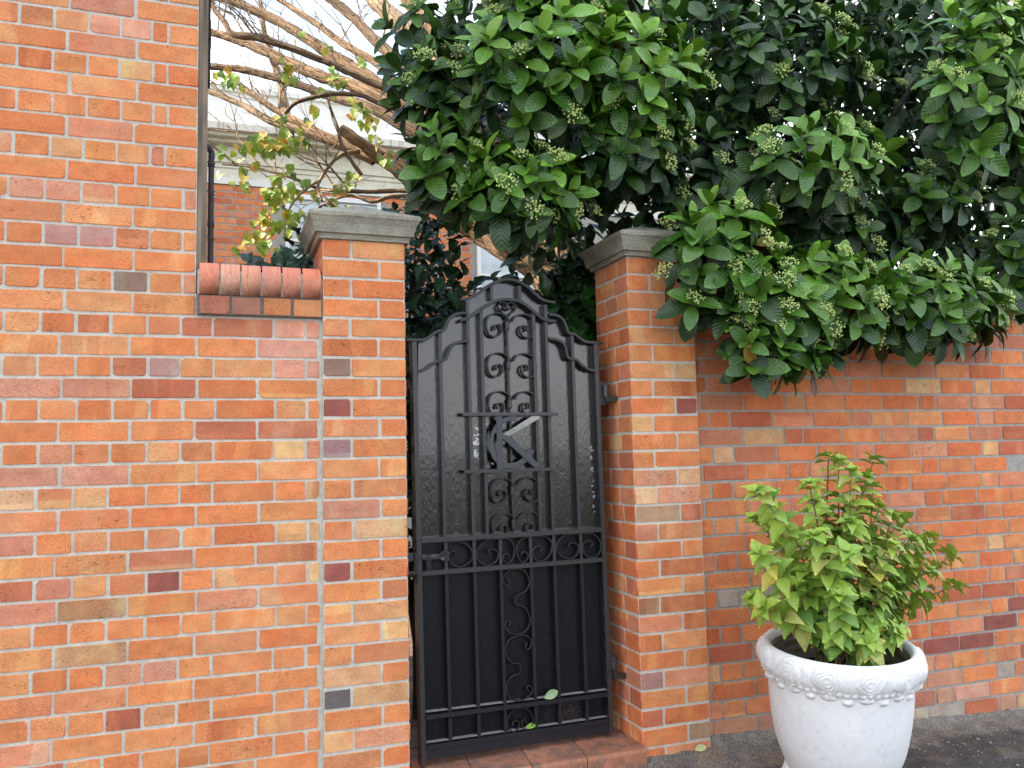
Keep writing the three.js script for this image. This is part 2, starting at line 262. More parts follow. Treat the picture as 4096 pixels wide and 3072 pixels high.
{
  const spP = special([['pur', 0.44, 1.39], ['dkred', 0.44, 0.9], ['dk', 0.43, 0.43], ['yel', 0.66, 0.66], ['dkred', 0.44, 1.55], ['brn', 0.45, 1.72], ['tan', 0.6, 0.42], ['pale', 0.53, 0.51], ['pale', 0.6, 1.09]]);
  const w = new Wall(pierL, { tint: (x, y) => spP(x, y) }), X0 = 0.376, X1 = 0.712, zf = 0.022, zb = -0.32;
  add(pierL, 'mortar', box(X0 + 0.004, X1 - 0.004, -0.05, 2.232, zb, zf - 0.0045), mortarMat);
  const F = { o: [0, 0, zf] }, Rt = { o: [X1, 0, zf], ry: Math.PI / 2 }, Lf = { o: [X0, 0, zb], ry: -Math.PI / 2 };
  for (let i = -4; i < 24; i++) {
    const y1 = 1.913 - 0.0799 * i, y0 = Math.max(y1 - 0.0799, -0.03), odd = (i & 1) !== 0, xm = X0 + (odd ? 0.226 : 0.113) + rr(-0.004, 0.004, br);
    w.brick(F, X0, xm, y0, y1); w.brick(F, xm, X1, y0, y1);
    const zm = odd ? 0.226 : 0.113; w.brick(Rt, 0, zm, y0, y1); w.brick(Rt, zm, 0.342, y0, y1);
    if (y1 > 2) { w.brick(Lf, 0, 0.342 - zm, y0, y1); w.brick(Lf, 0.342 - zm, 0.342, y0, y1); }
  }
  w.done(); pierCap(pierL, (X0 + X1) / 2, (zf + zb) / 2, 0.171, 2.233);
}
{
  const spP = special([['yel', 1.76, 1.48], ['pale', 2.0, 1.24], ['pale', 1.77, 1.16], ['gry', 1.78, 1.08], ['mauve', 1.77, 0.36], ['ok', 1.79, 0.68], ['gry', 2.0, 0.12], ['dkred', 1.99, 1.57], ['tan', 1.99, 1.72]]);
  const w = new Wall(pierR, { tint: (x, y) => spP(x, y), gap: 0.0085 }), X0 = 1.716, X1 = 2.056, zf = 0.045, zb = -0.297;
  add(pierR, 'mortar', box(X0 + 0.0045, X1 - 0.003, -0.05, 2.234, zb, zf - 0.0045), mortarMat);
  const F = { o: [0, 0, zf] }, Lf = { o: [X0, 0, zb], ry: -Math.PI / 2 };
  for (let i = -6; i < 22; i++) {
    const y1 = 1.755 - 0.0795 * i, y0 = i === 21 ? 0.006 : y1 - 0.0795, odd = (i & 1) === 0, xm = X0 + (odd ? 0.225 : 0.112) + rr(-0.004, 0.004, br);
    w.brick(F, X0, xm, y0, y1); w.brick(F, xm, X1, y0, y1);
    // return face: coordinate 0 is the back, 0.342 the front corner
    const cuts = odd ? [0, 0.114, 0.228, 0.342] : [0, 0.09, 0.16, 0.23, 0.342], tn = (k) => fromPal(PALR, br).map((c) => c * (k ? 1 : 0.95));
    if (odd) { w.brick(Lf, 0, 0.114, y0, y1, { tint: tn(1) }); w.brick(Lf, 0.114, 0.23, y0, y1, { tint: tn(1) }); w.brick(Lf, 0.23, 0.342, y0, y1, { tint: tn(1) }); }
    else { w.brick(Lf, 0, 0.06, y0, y1, { tint: tn(0) }); w.brick(Lf, 0.06, 0.2, y0, y1, { tint: tn(1) }); w.brick(Lf, 0.2, 0.342, y0, y1, { tint: tn(1) }); }
  }
  w.done(); pierCap(pierR, (X0 + X1) / 2, (zf + zb) / 2, 0.172, 2.236);
}

// ---- right: boundary wall, three stretchers to a header
const wallR = thing('boundary_wall', 'long brick boundary wall right of the gate, below the overhanging green shrub', 'wall');
{
  const sp = special([['pale', 2.21, 1.34], ['yel', 3.87, 1.34], ['dkr', 3.84, 0.44], ['dkr', 3.51, 0.37], ['dkr', 3.7, 0.37], ['dkr', 3.99, 0.52], ['grey', 2.27, 0.64], ['grey', 2.4, 0.64], ['grey', 3.93, 0.16], ['wht', 3.72, 0.09], ['grey', 3.5, 0.02], ['tan', 2.5, 1.45]]);
  const zf = -0.008, tint = (x, y) => {
    const s = sp(x, y); if (s) return s; const b = fromPal(PALR, br), g = y < 0.3 ? (0.3 - y) / 0.3 * rr(0, 0.8, br) : 0;
    return b.map((c, i) => c * (1 - g) + [0.3, 0.24, 0.19][i] * g);
  };
  const w = new Wall(wallR, { tint, gap: 0.009, worn: 0.3, jit: 0.0016 }), F = { o: [0, 0, zf] };
  add(wallR, 'mortar', box(2.0, 8, -0.4, 2.055, -0.235, zf - 0.0045), mortarGrey);
  for (let i = -3; i < 24; i++) {
    const y1 = 1.782 - 0.0822 * i, y0 = y1 - 0.0822, odd = (i & 1) !== 0, xs = []; let x = (odd ? 2.976 : 3.393) - 0.824 * 3 + rr(-0.01, 0.01, br), k = 0;
    while (x < 8) { xs.push([x, k % 4 === 0 ? 1 : 0]); x += (k % 4 === 0 ? 0.117 : 0.2357) + rr(-0.003, 0.003, br); k++; }
    for (let q = 0; q + 1 < xs.length; q++) {
      let a = xs[q][0], b = xs[q + 1][0]; if (b < 2.075) continue; a = Math.max(a, 2.05);
      if (b - a < 0.03) continue;
      const cx = (a + b) / 2, worn = y1 < 0.42 ? 0.6 : 0.3;
      if (Math.abs(cx - 4.0) < 0.13 && i === 6) { w.brick(F, a + 0.05, b, y0, y1 - 0.016, { tint: [0.38, 0.11, 0.05], proud: -0.022, depth: 0.004 }); continue; }   // the broken brick
      if (y1 < 0.11 - 0.055 * (cx - 2.1)) { if (br() < 0.45) continue; }
      w.brick(F, a, b, y0, y1, { worn });
    }
  }
  w.done(294);
  for (let i = 0; i < 70; i++) add(wallR, 'coping_brick', bullnose(0.074, 0.128, 0.23, pick([[0.4, 0.1, 0.055], [0.35, 0.09, 0.055], [0.44, 0.12, 0.06]], br), 0.07), brickMat, [2.075 + i * 0.0845, 2.03, 0.012]);
  add(wallR, 'mortar_bed', box(2.05, 7.98, 2.056, 2.13, -0.2, 0.0), mortarGrey);
}
// ---------------------------------------------------------------- pavement, step, path
const asphC = dataTex(512, 512, (i, j) => { const g = n2p(i / 3.2, j / 3.2, 160, 4), b = fbmp(i / 64, j / 64, 8, 4, 6), f = n2p(i / 1.6, j / 1.6, 320, 21); let m = 0.5 + 0.75 * (g - 0.5) + 0.3 * (b - 0.5) + 0.45 * (f - 0.5); if (f > 0.9) m += 0.35; return [m, m * 0.985, m * 0.96]; });
const asphH = dataTex(512, 512, (i, j) => 0.5 + 0.7 * (n2p(i / 3.2, j / 3.2, 160, 4) - 0.5) + 0.4 * (n2p(i / 1.6, j / 1.6, 320, 21) - 0.5), false);
function groundY(x, z) {
  const xs = clamp(x, 0, 7), skirt = Math.exp(-Math.max(0, z + 0.008) / 0.055) * sstep(1.2, 2.0, x) * clamp(0.066 - 0.021 * (xs - 2.1), 0, 0.066);
  const near = sstep(3, 1.2, z) * sstep(-1, 1, x) * sstep(8, 6, x);
  return 0.022 - 0.042 * (xs - 2) * sstep(1.5, 2.4, x) - 0.02 * sstep(0, 1.5, z) + skirt + near * (0.007 * (n2(x * 14, z * 14, 3) - 0.5) + 0.004 * (n2(x * 60, z * 60, 4) - 0.5)) + near * (0.016 * sstep(0.25, 0.0, z) * (fbm(x * 30, z * 30, 3, 9) - 0.5));
}
{
  const xs = [-150, -60, -20, -8, -4, -2, -1, 0, 0.5], zs = [-0.23, -0.1, -0.05]; for (let x = 0.8; x < 4.9; x += 0.022) xs.push(x); xs.push(5.2, 5.6, 6, 7, 9, 14, 30, 70, 150);
  for (let z = -0.03; z < 0.95; z += 0.02) zs.push(z); for (let z = 1; z < 3; z += 0.15) zs.push(z); zs.push(3.5, 4.5, 6, 9, 14, 25, 60, 150);
  const pos = [], uv = [], col = [], idx = [], nx = xs.length;
  zs.forEach((z) => xs.forEach((x) => {
    pos.push(x, groundY(x, z), z); uv.push(x * 2.2, z * 2.2);
    const edge = 0.1 + 0.16 * (fbm(x * 3, z * 3, 3, 40)) + 0.12 * (fbm(x * 14, z * 14, 3, 41) - 0.5) + (x < 2.7 ? 0.05 : 0), grit = 1 - sstep(edge - 0.03, edge + 0.05, z), patch = sstep(0.6, 0.72, fbm(x * 5 + 3, z * 7, 4, 51)) * 0.5 * sstep(0.8, 0.3, z), tanp = sstep(0.62, 0.7, fbm(x * 6, z * 6, 3, 61)) * sstep(0.7, 0.3, z) * 0.6;
    const g = Math.max(grit, patch), k = 0.85 + 0.5 * (fbm(x * 20, z * 20, 3, 70) - 0.5), s = [0.14 + (0.42 - 0.14) * g, 0.136 + (0.385 - 0.136) * g, 0.132 + (0.33 - 0.132) * g];
    col.push(s[0] * k * (1 + tanp * 0.35), s[1] * k * (1 + tanp * 0.1), s[2] * k * (1 - tanp * 0.15));
  }));
  for (let j = 0; j + 1 < zs.length; j++) for (let i = 0; i + 1 < nx; i++) { const a = j * nx + i; idx.push(a, a + nx, a + 1, a + 1, a + nx, a + nx + 1); }
  const g = new THREE.BufferGeometry(); g.setAttribute('position', new THREE.Float32BufferAttribute(pos, 3)); g.setAttribute('uv', new THREE.Float32BufferAttribute(uv, 2)); g.setAttribute('color', new THREE.Float32BufferAttribute(col, 3)); g.setIndex(idx); g.computeVertexNormals();
  struct(add(scene, 'pavement', g, S({ map: asphC, bumpMap: asphH, bumpScale: 0.004, roughness: 0.93, vertexColors: true })));
  const gr = []; for (let i = 0; i < 900; i++) { const x = rr(2.05, 4.6), z = 0.0 + Math.pow(R(), 1.6) * 0.55, s = rr(0.0012, 0.0045) * (R() < 0.06 ? 1.8 : 1), q = new THREE.IcosahedronGeometry(s, 0); q.scale(1, 0.6, rr(0.7, 1.3)); q.rotateY(R() * 6); q.translate(x, groundY(x, z) + s * 0.2, z); gr.push(q.deleteAttribute('uv')); }
  const gm = add(scene, 'gravel', mergeGeometries(gr), S({ color: rgb(0.3, 0.27, 0.23), roughness: 0.95 })); stuff(gm); tag(gm, 'loose grit scattered along the foot of the right wall', 'gravel');
}
const soilMat = S({ map: asphC, bumpMap: asphH, bumpScale: 0.01, roughness: 1, color: rgb(0.12, 0.09, 0.06) });
{ const g = new THREE.PlaneGeometry(160, 90); g.rotateX(-Math.PI / 2); for (let i = 0; i < g.attributes.uv.count; i++) g.attributes.uv.setXY(i, g.attributes.position.getX(i) * 2, g.attributes.position.getZ(i) * 2); struct(add(scene, 'garden_ground', g, soilMat, [0, 0.082, -45.18])); }
const terraC = dataTex(512, 512, (i, j) => { const b = fbmp(i / 64, j / 64, 8, 5, 8), f = n2p(i / 2, j / 2, 256, 12), d = fbmp(i / 32 + 5, j / 32, 16, 4, 31), k = sstep(0.42, 0.62, d); const m = 0.66 + 0.5 * (b - 0.5) + 0.22 * (f - 0.5); return [m * (1 - 0.38 * k), m * (1 - 0.22 * k), m * (1 - 0.12 * k)]; });
const terraMat = [rgb(0.58, 0.235, 0.13), rgb(0.52, 0.225, 0.135), rgb(0.6, 0.25, 0.15)].map((c) => S({ map: terraC, bumpMap: stoneH, bumpScale: 0.0008, roughness: 0.8, color: c }));
const step = thing('entrance_step', 'worn terracotta tiled step under the iron gate', 'step');
{
  add(step, 'mortar', box(0.712, 1.716, -0.05, 0.094, -0.3, 0.075), mortarDark);
  function stepTile(x0, x1, z0, z1, nose, slant, mat) {
    const sh = new THREE.Shape(); const r = 0.016, h = nose ? 0.112 : 0.012, d = z1 - z0;
    if (nose) { sh.moveTo(0, 0); sh.lineTo(d - r, 0); sh.absarc(d - r, -r, r, Math.PI / 2, 0, true); sh.lineTo(d, -h); sh.lineTo(d - 0.012, -h); sh.lineTo(d - 0.012, -0.03); sh.lineTo(0, -0.012); } else { sh.moveTo(0, 0); sh.lineTo(d, 0); sh.lineTo(d, -h); sh.lineTo(0, -h); }
    const g = new THREE.ExtrudeGeometry(sh, { depth: x1 - x0 - 0.006, bevelEnabled: true, bevelThickness: 0.0015, bevelSize: 0.0015, bevelSegments: 1, curveSegments: 4 });
    g.rotateY(-Math.PI / 2); g.translate(x1 - 0.003, 0.1, z0);           // shape x -> +z, extrusion -> -x
    const p = g.attributes.position, u = g.attributes.uv; for (let i = 0; i < p.count; i++) { p.setX(i, p.getX(i) + slant * (p.getZ(i) - z1)); u.setXY(i, p.getX(i) * 2, (p.getZ(i) + p.getY(i)) * 2 + x0 * 1.7); }
    g.computeVertexNormals(); add(step, 'tile', g, mat);
  }
  const xs = [0.714, 0.95, 1.194, 1.437, 1.713]; for (let i = 0; i < 4; i++) { stepTile(xs[i], xs[i + 1], -0.148, 0.088, true, -0.14, terraMat[i % 3]); stepTile(xs[i] + 0.02, xs[i + 1] + 0.02, -0.298, -0.152, false, -0.14, terraMat[(i + 1) % 3]); }
}
const path = struct(thing('garden_path', 'path', 'path')); delete path.userData.label; delete path.userData.category;
{
  add(path, 'bed', box(0.4, 2.4, 0.05, 0.092, -4.2, -0.305), mortarDark);
  const mats = [rgb(0.3, 0.15, 0.1), rgb(0.25, 0.13, 0.095), rgb(0.33, 0.16, 0.1)].map((c) => S({ map: terraC, roughness: 0.75, color: c }));
  for (let j = 0; j < 13; j++) for (let i = 0; i < 8; i++) { const x = 0.42 + i * 0.25 + (j & 1) * 0.12, z = -0.31 - (j + 1) * 0.28; add(path, 'tile', box(x, x + 0.243, 0.07, 0.1 + rr(-0.001, 0.001), z, z + 0.273, 2), mats[(i * 5 + j * 3) % 3]); }
}

// ---------------------------------------------------------------- iron gate; local x runs to the hinge side at 0, y up from the gate's foot
const paintH = dataTex(512, 512, (i, j) => 0.5 + 0.55 * (fbmp(i / 8 + 2 * fbmp(i / 32, j / 32, 16, 2, 4), j / 26, 64, 4, 71) - 0.5) + 0.3 * (fbmp(i / 32, j / 64, 16, 3, 5) - 0.5) + 0.12 * (n2p(i / 3, j / 3, 171, 8) - 0.5), false);
const ironH = dataTex(256, 256, (i, j) => 0.5 + 0.9 * (fbmp(i / 5.333, j / 5.333, 48, 3, 91) - 0.5), false);
const ironMat = P({ color: rgb(0.009, 0.009, 0.011), roughness: 0.2, ior: 1.6, bumpMap: ironH, bumpScale: 0.003, clearcoat: 0.5, clearcoatRoughness: 0.2 });
const ironDull = P({ color: rgb(0.01, 0.01, 0.014), roughness: 0.36, specularIntensity: 0.7, bumpMap: ironH, bumpScale: 0.0018 });
const gate = thing('iron_gate', 'black painted wrought iron gate with scrolls and arched top, standing almost closed', 'gate', [1.635, 0.145, -0.108]);
gate.rotation.y = 0.0538;
const uvXY = (g, s = 6) => { const p = g.attributes.position, u = g.attributes.uv; for (let i = 0; i < p.count; i++) u.setXY(i, p.getX(i) * s, p.getY(i) * s + p.getZ(i) * s); return g; };
const LEAN = -0.011;                               // the gate sags a little: x shifts with height
const gx = (x, y) => x + LEAN * (y - 0.9);
function leanGeo(g) { const p = g.attributes.position; for (let i = 0; i < p.count; i++) p.setX(i, gx(p.getX(i), p.getY(i))); return g; }
function bar(name, x, y0, y1, w = 0.015, z0 = -0.03, z1 = 0, m = ironMat) { const g = new THREE.BoxGeometry(w, y1 - y0, z1 - z0, 1, Math.max(1, Math.round((y1 - y0) / 0.1)), 1); g.translate(x, (y0 + y1) / 2, (z0 + z1) / 2); return add(gate, name, leanGeo(uvXY(g, 14)), m); }
function rail(name, x0, x1, y, h = 0.018, z0 = -0.028, z1 = 0.009, slope = 0, m = ironMat) { const g = new THREE.BoxGeometry(x1 - x0, h, z1 - z0); const p = g.attributes.position; for (let i = 0; i < p.count; i++) p.setY(i, p.getY(i) + p.getX(i) * slope); g.translate((x0 + x1) / 2, y, (z0 + z1) / 2); return add(gate, name, leanGeo(uvXY(g, 14)), m); }
// a flat bar swept along a curve in the gate's plane: t thick in the plane, z0..z1 deep
function sweep(pts, t, z0, z1, n = 40, closed = false) {
  const c = new THREE.CatmullRomCurve3(pts.map(([x, y]) => V(x, y, 0)), closed, 'catmullrom', 0.5), q = c.getSpacedPoints(n), pos = [], uv = [], idx = [];
  q.forEach((p, i) => {
    const a = q[Math.max(0, i - 1)], b = q[Math.min(n, i + 1)], tx = b.x - a.x, ty = b.y - a.y, l = Math.hypot(tx, ty) || 1, nx = -ty / l * t / 2, ny = tx / l * t / 2, w = 1 + 0.1 * (n2(i * 1.7, t * 1000, 3) - 0.5), ch = 0.0012;
    for (const [s, z] of [[1, z1 - ch], [0.7, z1], [-0.7, z1], [-1, z1 - ch], [-1, z0], [1, z0]]) { pos.push(p.x + nx * s * w, p.y + ny * s * w, z); uv.push(i * 0.12, s * 0.2 + z * 10); }
  });
  for (let i = 0; i < n; i++) for (let k = 0; k < 6; k++) { const a = i * 6 + k, b = i * 6 + (k + 1) % 6; idx.push(a, a + 6, b, b, a + 6, b + 6); }
  const g0 = new THREE.BufferGeometry(); g0.setAttribute('position', new THREE.Float32BufferAttribute(pos, 3)); g0.setAttribute('uv', new THREE.Float32BufferAttribute(uv, 2));
  for (const e of [0, n]) { const o = e * 6; for (let k = 1; k < 5; k++) e ? idx.push(o, o + k, o + k + 1) : idx.push(o, o + k + 1, o + k); }
  g0.setIndex(idx); const g = g0.toNonIndexed(); g.computeVertexNormals(); return g;
}
const pts = (s) => s.split(' ').map((p) => p.split(',').map(Number));
const mirror = (p) => p.map(([x, y]) => [-0.874 - x, y]);
const C0 = -0.437;
{
  // crown profile, left half; the gate is symmetrical about x = C0
  const crown = pts('-.666,1.879 -.632,1.885 -.582,1.911 -.531,1.948 -.48,1.974 -.437,1.98 -.396,1.974 -.346,1.95 -.303,1.914 -.268,1.895 -.215,1.888');
  const crown2 = pts('-.668,1.787 -.633,1.799 -.583,1.830 -.535,1.863 -.487,1.885 -.437,1.89 -.388,1.883 -.343,1.858 -.303,1.827 -.265,1.806 -.213,1.802');
  const shL = pts('-.905,1.696 -.845,1.697 -.816,1.704 -.792,1.723 -.768,1.736 -.742,1.742 -.733,1.76 -.722,1.785 -.7,1.807 -.67,1.818 -.636,1.821');
  const shR = pts('-.247,1.832 -.217,1.831 -.186,1.819 -.167,1.792 -.158,1.764 -.148,1.75 -.12,1.746 -.093,1.728 -.059,1.714 .018,1.711');
  const shL2 = pts('-.86,1.565 -.823,1.575 -.793,1.597 -.769,1.609 -.738,1.617 -.727,1.64 -.71,1.67 -.684,1.691 -.632,1.7');
  const shR2 = pts('-.253,1.723 -.223,1.721 -.189,1.71 -.17,1.688 -.161,1.65 -.152,1.636 -.116,1.63 -.089,1.607 -.055,1.588 -.02,1.583');
  // sheet steel panel behind the bars, cut along the crown
  const outline = (y0, top) => { const sh = new THREE.Shape(); sh.moveTo(-0.862, y0); top.forEach(([x, y]) => sh.lineTo(x, y)); sh.lineTo(-0.006, y0); return sh; };
  const cl = (p) => new THREE.CatmullRomCurve3(p.map(([x, y]) => V(x, y, 0))).getPoints(30).map((v) => [v.x + 0.011 * (v.y - 0.9), v.y - 0.004]);
  const top = [...cl(shL.slice(1)).map(([x, y]) => [Math.max(x, -0.868), y]), ...cl(crown.slice(1, -1)), ...cl(shR.slice(1)).map(([x, y]) => [Math.min(x, -0.012), y])];
  const wear = document.createElement('canvas'); wear.width = 512; wear.height = 1024;
  const w2 = wear.getContext('2d'), wr = rng(9);
  w2.fillStyle = '#12100e'; w2.fillRect(0, 0, 512, 1024);
  const chip = (u, v, sx, sy, n, c) => { for (let i = 0; i < n; i++) { w2.fillStyle = c; w2.beginPath(); const x = u + (wr() - 0.5) * sx, y = v + (wr() - 0.5) * sy, s = 1 + wr() * 4; for (let k = 0; k < 7; k++) { const a = k / 7 * 6.28, q = s * (0.4 + wr() * 1.1); k ? w2.lineTo(x + Math.cos(a) * q, y + Math.sin(a) * q) : w2.moveTo(x + q, y); } w2.fill(); } };
  const U = (x) => (x + 0.88) / 0.9 * 512, Vv = (y) => (2 - y) / 1.2 * 1024;
  chip(U(-0.595), Vv(1.275), 22, 40, 26, '#c9c8c4'); chip(U(-0.59), Vv(1.21), 14, 34, 12, '#b9bcc0'); chip(U(-0.585), Vv(1.335), 8, 18, 5, '#c4c0b4'); chip(U(-0.545), Vv(1.335), 20, 30, 7, '#b5aa98'); chip(U(-0.475), Vv(1.25), 20, 30, 14, '#d6d4d0'); chip(U(-0.47), Vv(1.3), 30, 22, 6, '#a8a26a'); chip(U(-0.53), Vv(1.165), 20, 14, 5, '#c8c4bc'); chip(U(-0.46), Vv(1.2), 10, 16, 4, '#8d2f22'); chip(U(-0.03), Vv(1.1), 6, 300, 26, '#8f9296');
  for (let i = 0; i < 60; i++) chip(wr() * 512, 700 + wr() * 320, 4, 4, 1, '#3c3a38');
  const tw = new THREE.CanvasTexture(wear); tw.colorSpace = THREE.SRGBColorSpace;
  const tp = rep(paintH, 1, 1);
  const panelUV = (g) => { const p = g.attributes.position, u = g.attributes.uv; for (let i = 0; i < p.count; i++) u.setXY(i, (p.getX(i) + 0.88) / 0.9, 1 - (2 - p.getY(i)) / 1.2); return leanGeo(g); };
  tp.repeat.set(2.6, 3.2);
  const gp = new THREE.ExtrudeGeometry(outline(0.865, top), { depth: 0.004, bevelEnabled: false }); gp.translate(0, 0, -0.034);
  add(gate, 'upper_panel', panelUV(gp), P({ map: tw, roughness: 0.14, ior: 1.6, bumpMap: tp, bumpScale: 0.0013, clearcoat: 0.5, clearcoatRoughness: 0.06 }));
  const low = document.createElement('canvas'); low.width = 512; low.height = 512;
  const l2 = low.getContext('2d'); l2.fillStyle = '#121217'; l2.fillRect(0, 0, 512, 512);
  for (let i = 0; i < 420; i++) { const x = wr() * 512, y = wr() * 512, c = wr(); l2.fillStyle = c < 0.55 ? 'rgba(88,70,58,0.35)' : c < 0.8 ? 'rgba(120,120,122,0.4)' : 'rgba(110,70,44,0.5)'; l2.fillRect(x, y, 0.6 + wr() * 1.2, 1 + wr() * (c < 0.55 ? 14 : 3)); }
  for (let i = 0; i < 60; i++) { const x = 340 + wr() * 90, y = 445 + wr() * 50; l2.strokeStyle = 'rgba(120,84,66,0.45)'; l2.lineWidth = 0.8; l2.beginPath(); l2.arc(x, y, 8 + wr() * 20, wr() * 6, wr() * 6 + 0.5); l2.stroke(); }
  for (let i = 0; i < 260; i++) { l2.fillStyle = 'rgba(190,190,190,0.5)'; l2.fillRect(wr() * 512, wr() * wr() * 512 * -1 + 512, 1, 1); }
  const tl = new THREE.CanvasTexture(low); tl.colorSpace = THREE.SRGBColorSpace;
  const lowMat = P({ map: tl, roughness: 0.4, specularIntensity: 0.45, bumpMap: tp, bumpScale: 0.0012 });
  const flat = (y0, y1, m, nm) => { const g = new THREE.BoxGeometry(0.85, y1 - y0, 0.004); g.translate(-0.435, (y0 + y1) / 2, -0.032); const p = g.attributes.position, u = g.attributes.uv; for (let i = 0; i < p.count; i++) u.setXY(i, (p.getX(i) + 0.88) / 0.9, (p.getY(i) - 0) / 0.9); add(gate, nm, leanGeo(g), m); };
  flat(0.03, 0.864, lowMat, 'lower_panel');
  // frame and bars
  bar('frame_stile', -0.864, -0.035, 1.694, 0.02, -0.045, 0.006); bar('frame_stile', -0.005, -0.02, 1.71, 0.022, -0.045, 0.006);
  for (const [x, y1, y2] of [[-0.749, 1.732, 0], [-0.622, 1.872, 0], [-0.25, 1.876, 0], [-0.122, 1.742, 0]]) { bar('bar', x, 0.876, y1, 0.0145); }
  bar('bar', -0.56, 0.876, 1.84, 0.0145); bar('bar', -0.311, 0.876, 1.842, 0.0145); bar('stem', -0.4355, 0.876, 1.79, 0.0075, -0.02, -0.006);
  bar('bar', -0.508, 1.888, 1.955, 0.0145); bar('bar', -0.374, 1.888, 1.955, 0.0145);
  for (const x of [-0.747, -0.622, -0.503, -0.362, -0.25, -0.118]) { bar('bar', x, 0.74, 0.852, 0.0145); bar('bar', x, 0.155, 0.722, 0.0145, -0.03, 0, ironDull); bar('bar', x, 0.038, 0.138, 0.0145, -0.03, 0, ironDull); }
  rail('rail', -0.853, -0.014, 0.864, 0.02); rail('rail', -0.853, -0.014, 0.731, 0.02); rail('rail', -0.853, -0.014, 0.149, 0.017, -0.03, 0.012, -0.018, ironDull); rail('rail', -0.853, -0.014, 0.034, 0.016, -0.03, 0.012, -0.012, ironDull);
  rail('kick_plate', -0.853, -0.014, 0.003, 0.042, -0.03, 0.004, -0.015, ironDull);
  rail('letter_rail', -0.661, -0.213, 1.384, 0.014, -0.006, 0.016); rail('letter_rail', -0.661, -0.213, 1.141, 0.014, -0.006, 0.016);
  // dust lying on the lower rails
  const dust = S({ map: mortarC, color: rgb(0.3, 0.29, 0.26), roughness: 1 });
  add(gate, 'dust', leanGeo(uvXY(new THREE.BoxGeometry(0.83, 0.002, 0.024).translate(-0.434, 0.1586, -0.013))), dust).rotation.z = -0.018; add(gate, 'dust', leanGeo(uvXY(new THREE.BoxGeometry(0.83, 0.002, 0.024).translate(-0.434, 0.043, -0.013))), dust).rotation.z = -0.012;
  for (const [p, t, nm] of [[crown, 0.013, 'crown_band'], [crown2, 0.013, 'crown_band'], [shL, 0.013, 'shoulder_band'], [shR, 0.013, 'shoulder_band'], [shL2, 0.012, 'shoulder_band'], [shR2, 0.012, 'shoulder_band']]) add(gate, nm, sweep(p, t, -0.034, 0.008, 60), ironMat);
  // scrolls
  const scL = pts('-.444,1.795 -.455,1.812 -.474,1.825 -.501,1.829 -.527,1.822 -.546,1.804 -.553,1.777 -.550,1.752 -.54,1.733 -.519,1.724 -.498,1.729 -.482,1.746 -.48,1.765 -.493,1.778 -.509,1.775 -.516,1.763 -.509,1.755');
  const shift = (p, dy, m) => p.map(([x, y]) => { const X = m ? x : -0.8735 - x; return [gx(X, y + dy) - gx(X, y) + X, y + dy]; });
  for (const dy of [0, -0.176, -0.345, -0.723, -0.873]) for (const m of [true, false]) add(gate, 'scroll', sweep(shift(scL, dy, m).map(([x, y]) => [x + 0.008, y]), 0.0065, -0.02, -0.002, 60), ironMat);
  for (const y of [1.775, 1.6, 1.43, 1.05, 0.905]) { const g = new THREE.CapsuleGeometry(0.0085, 0.03, 3, 8); g.translate(-0.4355, y, -0.008); add(gate, 'collar', leanGeo(uvXY(g, 14)), ironMat); }
  const heart = pts('-.446,1.805 -.464,1.829 -.483,1.843 -.489,1.858 -.48,1.874 -.463,1.879 -.449,1.869 -.449,1.854 -.459,1.849 -.464,1.858');
  add(gate, 'heart_scroll', sweep(heart, 0.006, -0.02, -0.002, 40), ironMat); add(gate, 'heart_scroll', sweep(heart.map(([x, y]) => [-0.893 - x, y]), 0.006, -0.02, -0.002, 40), ironMat);
  for (const s of ['-.742,.853 -.678,.846 -.643,.826 -.629,.794 -.638,.765 -.68,.745 -.72,.758 -.735,.791 -.72,.812 -.7,.808 -.707,.79', '-.503,.851 -.557,.85 -.597,.824 -.61,.793 -.598,.76 -.559,.744 -.522,.758 -.513,.79 -.534,.809 -.559,.804 -.545,.79', '-.496,.852 -.456,.844 -.438,.807 -.446,.764 -.47,.745 -.489,.76 -.488,.78 -.47,.787 -.462,.77', '-.369,.852 -.409,.841 -.427,.806 -.422,.77 -.403,.745 -.38,.754 -.375,.777 -.393,.79 -.405,.779', '-.355,.852 -.296,.849 -.262,.825 -.26,.788 -.282,.755 -.323,.743 -.348,.765 -.352,.79 -.333,.81 -.306,.802 -.318,.787', '-.126,.85 -.189,.85 -.229,.823 -.236,.787 -.208,.754 -.167,.745 -.135,.763 -.13,.798 -.157,.814 -.181,.805 -.167,.79', '-.11,.85 -.055,.844 -.024,.818 -.016,.78 -.036,.75 -.075,.744 -.105,.767 -.106,.802 -.081,.818 -.058,.805 -.069,.789'])
    add(gate, 'band_scroll', sweep(pts(s), 0.0065, -0.014, 0.002, 50), ironMat);
  add(gate, 'snake_scroll', sweep(pts('-.48,.683 -.464,.668 -.467,.653 -.481,.653 -.49,.671 -.485,.694 -.462,.713 -.423,.718 -.386,.7 -.369,.658 -.385,.623 -.425,.606 -.436,.599 -.437,.574 -.428,.566 -.391,.549 -.37,.507 -.375,.472 -.401,.449 -.448,.445 -.479,.465 -.488,.49 -.476,.505 -.46,.499 -.47,.484'), 0.006, -0.016, -0.001, 110), ironMat);
  add(gate, 'snake_scroll', sweep(pts('-.385,.401 -.395,.389 -.387,.374 -.371,.383 -.367,.407 -.386,.429 -.421,.438 -.464,.426 -.486,.395 -.482,.356 -.454,.325 -.425,.318 -.424,.279 -.444,.276 -.475,.257 -.486,.224 -.475,.187 -.442,.166 -.399,.17 -.369,.191 -.369,.213 -.384,.222 -.393,.212 -.381,.195'), 0.006, -0.016, -0.001, 110), ironMat);
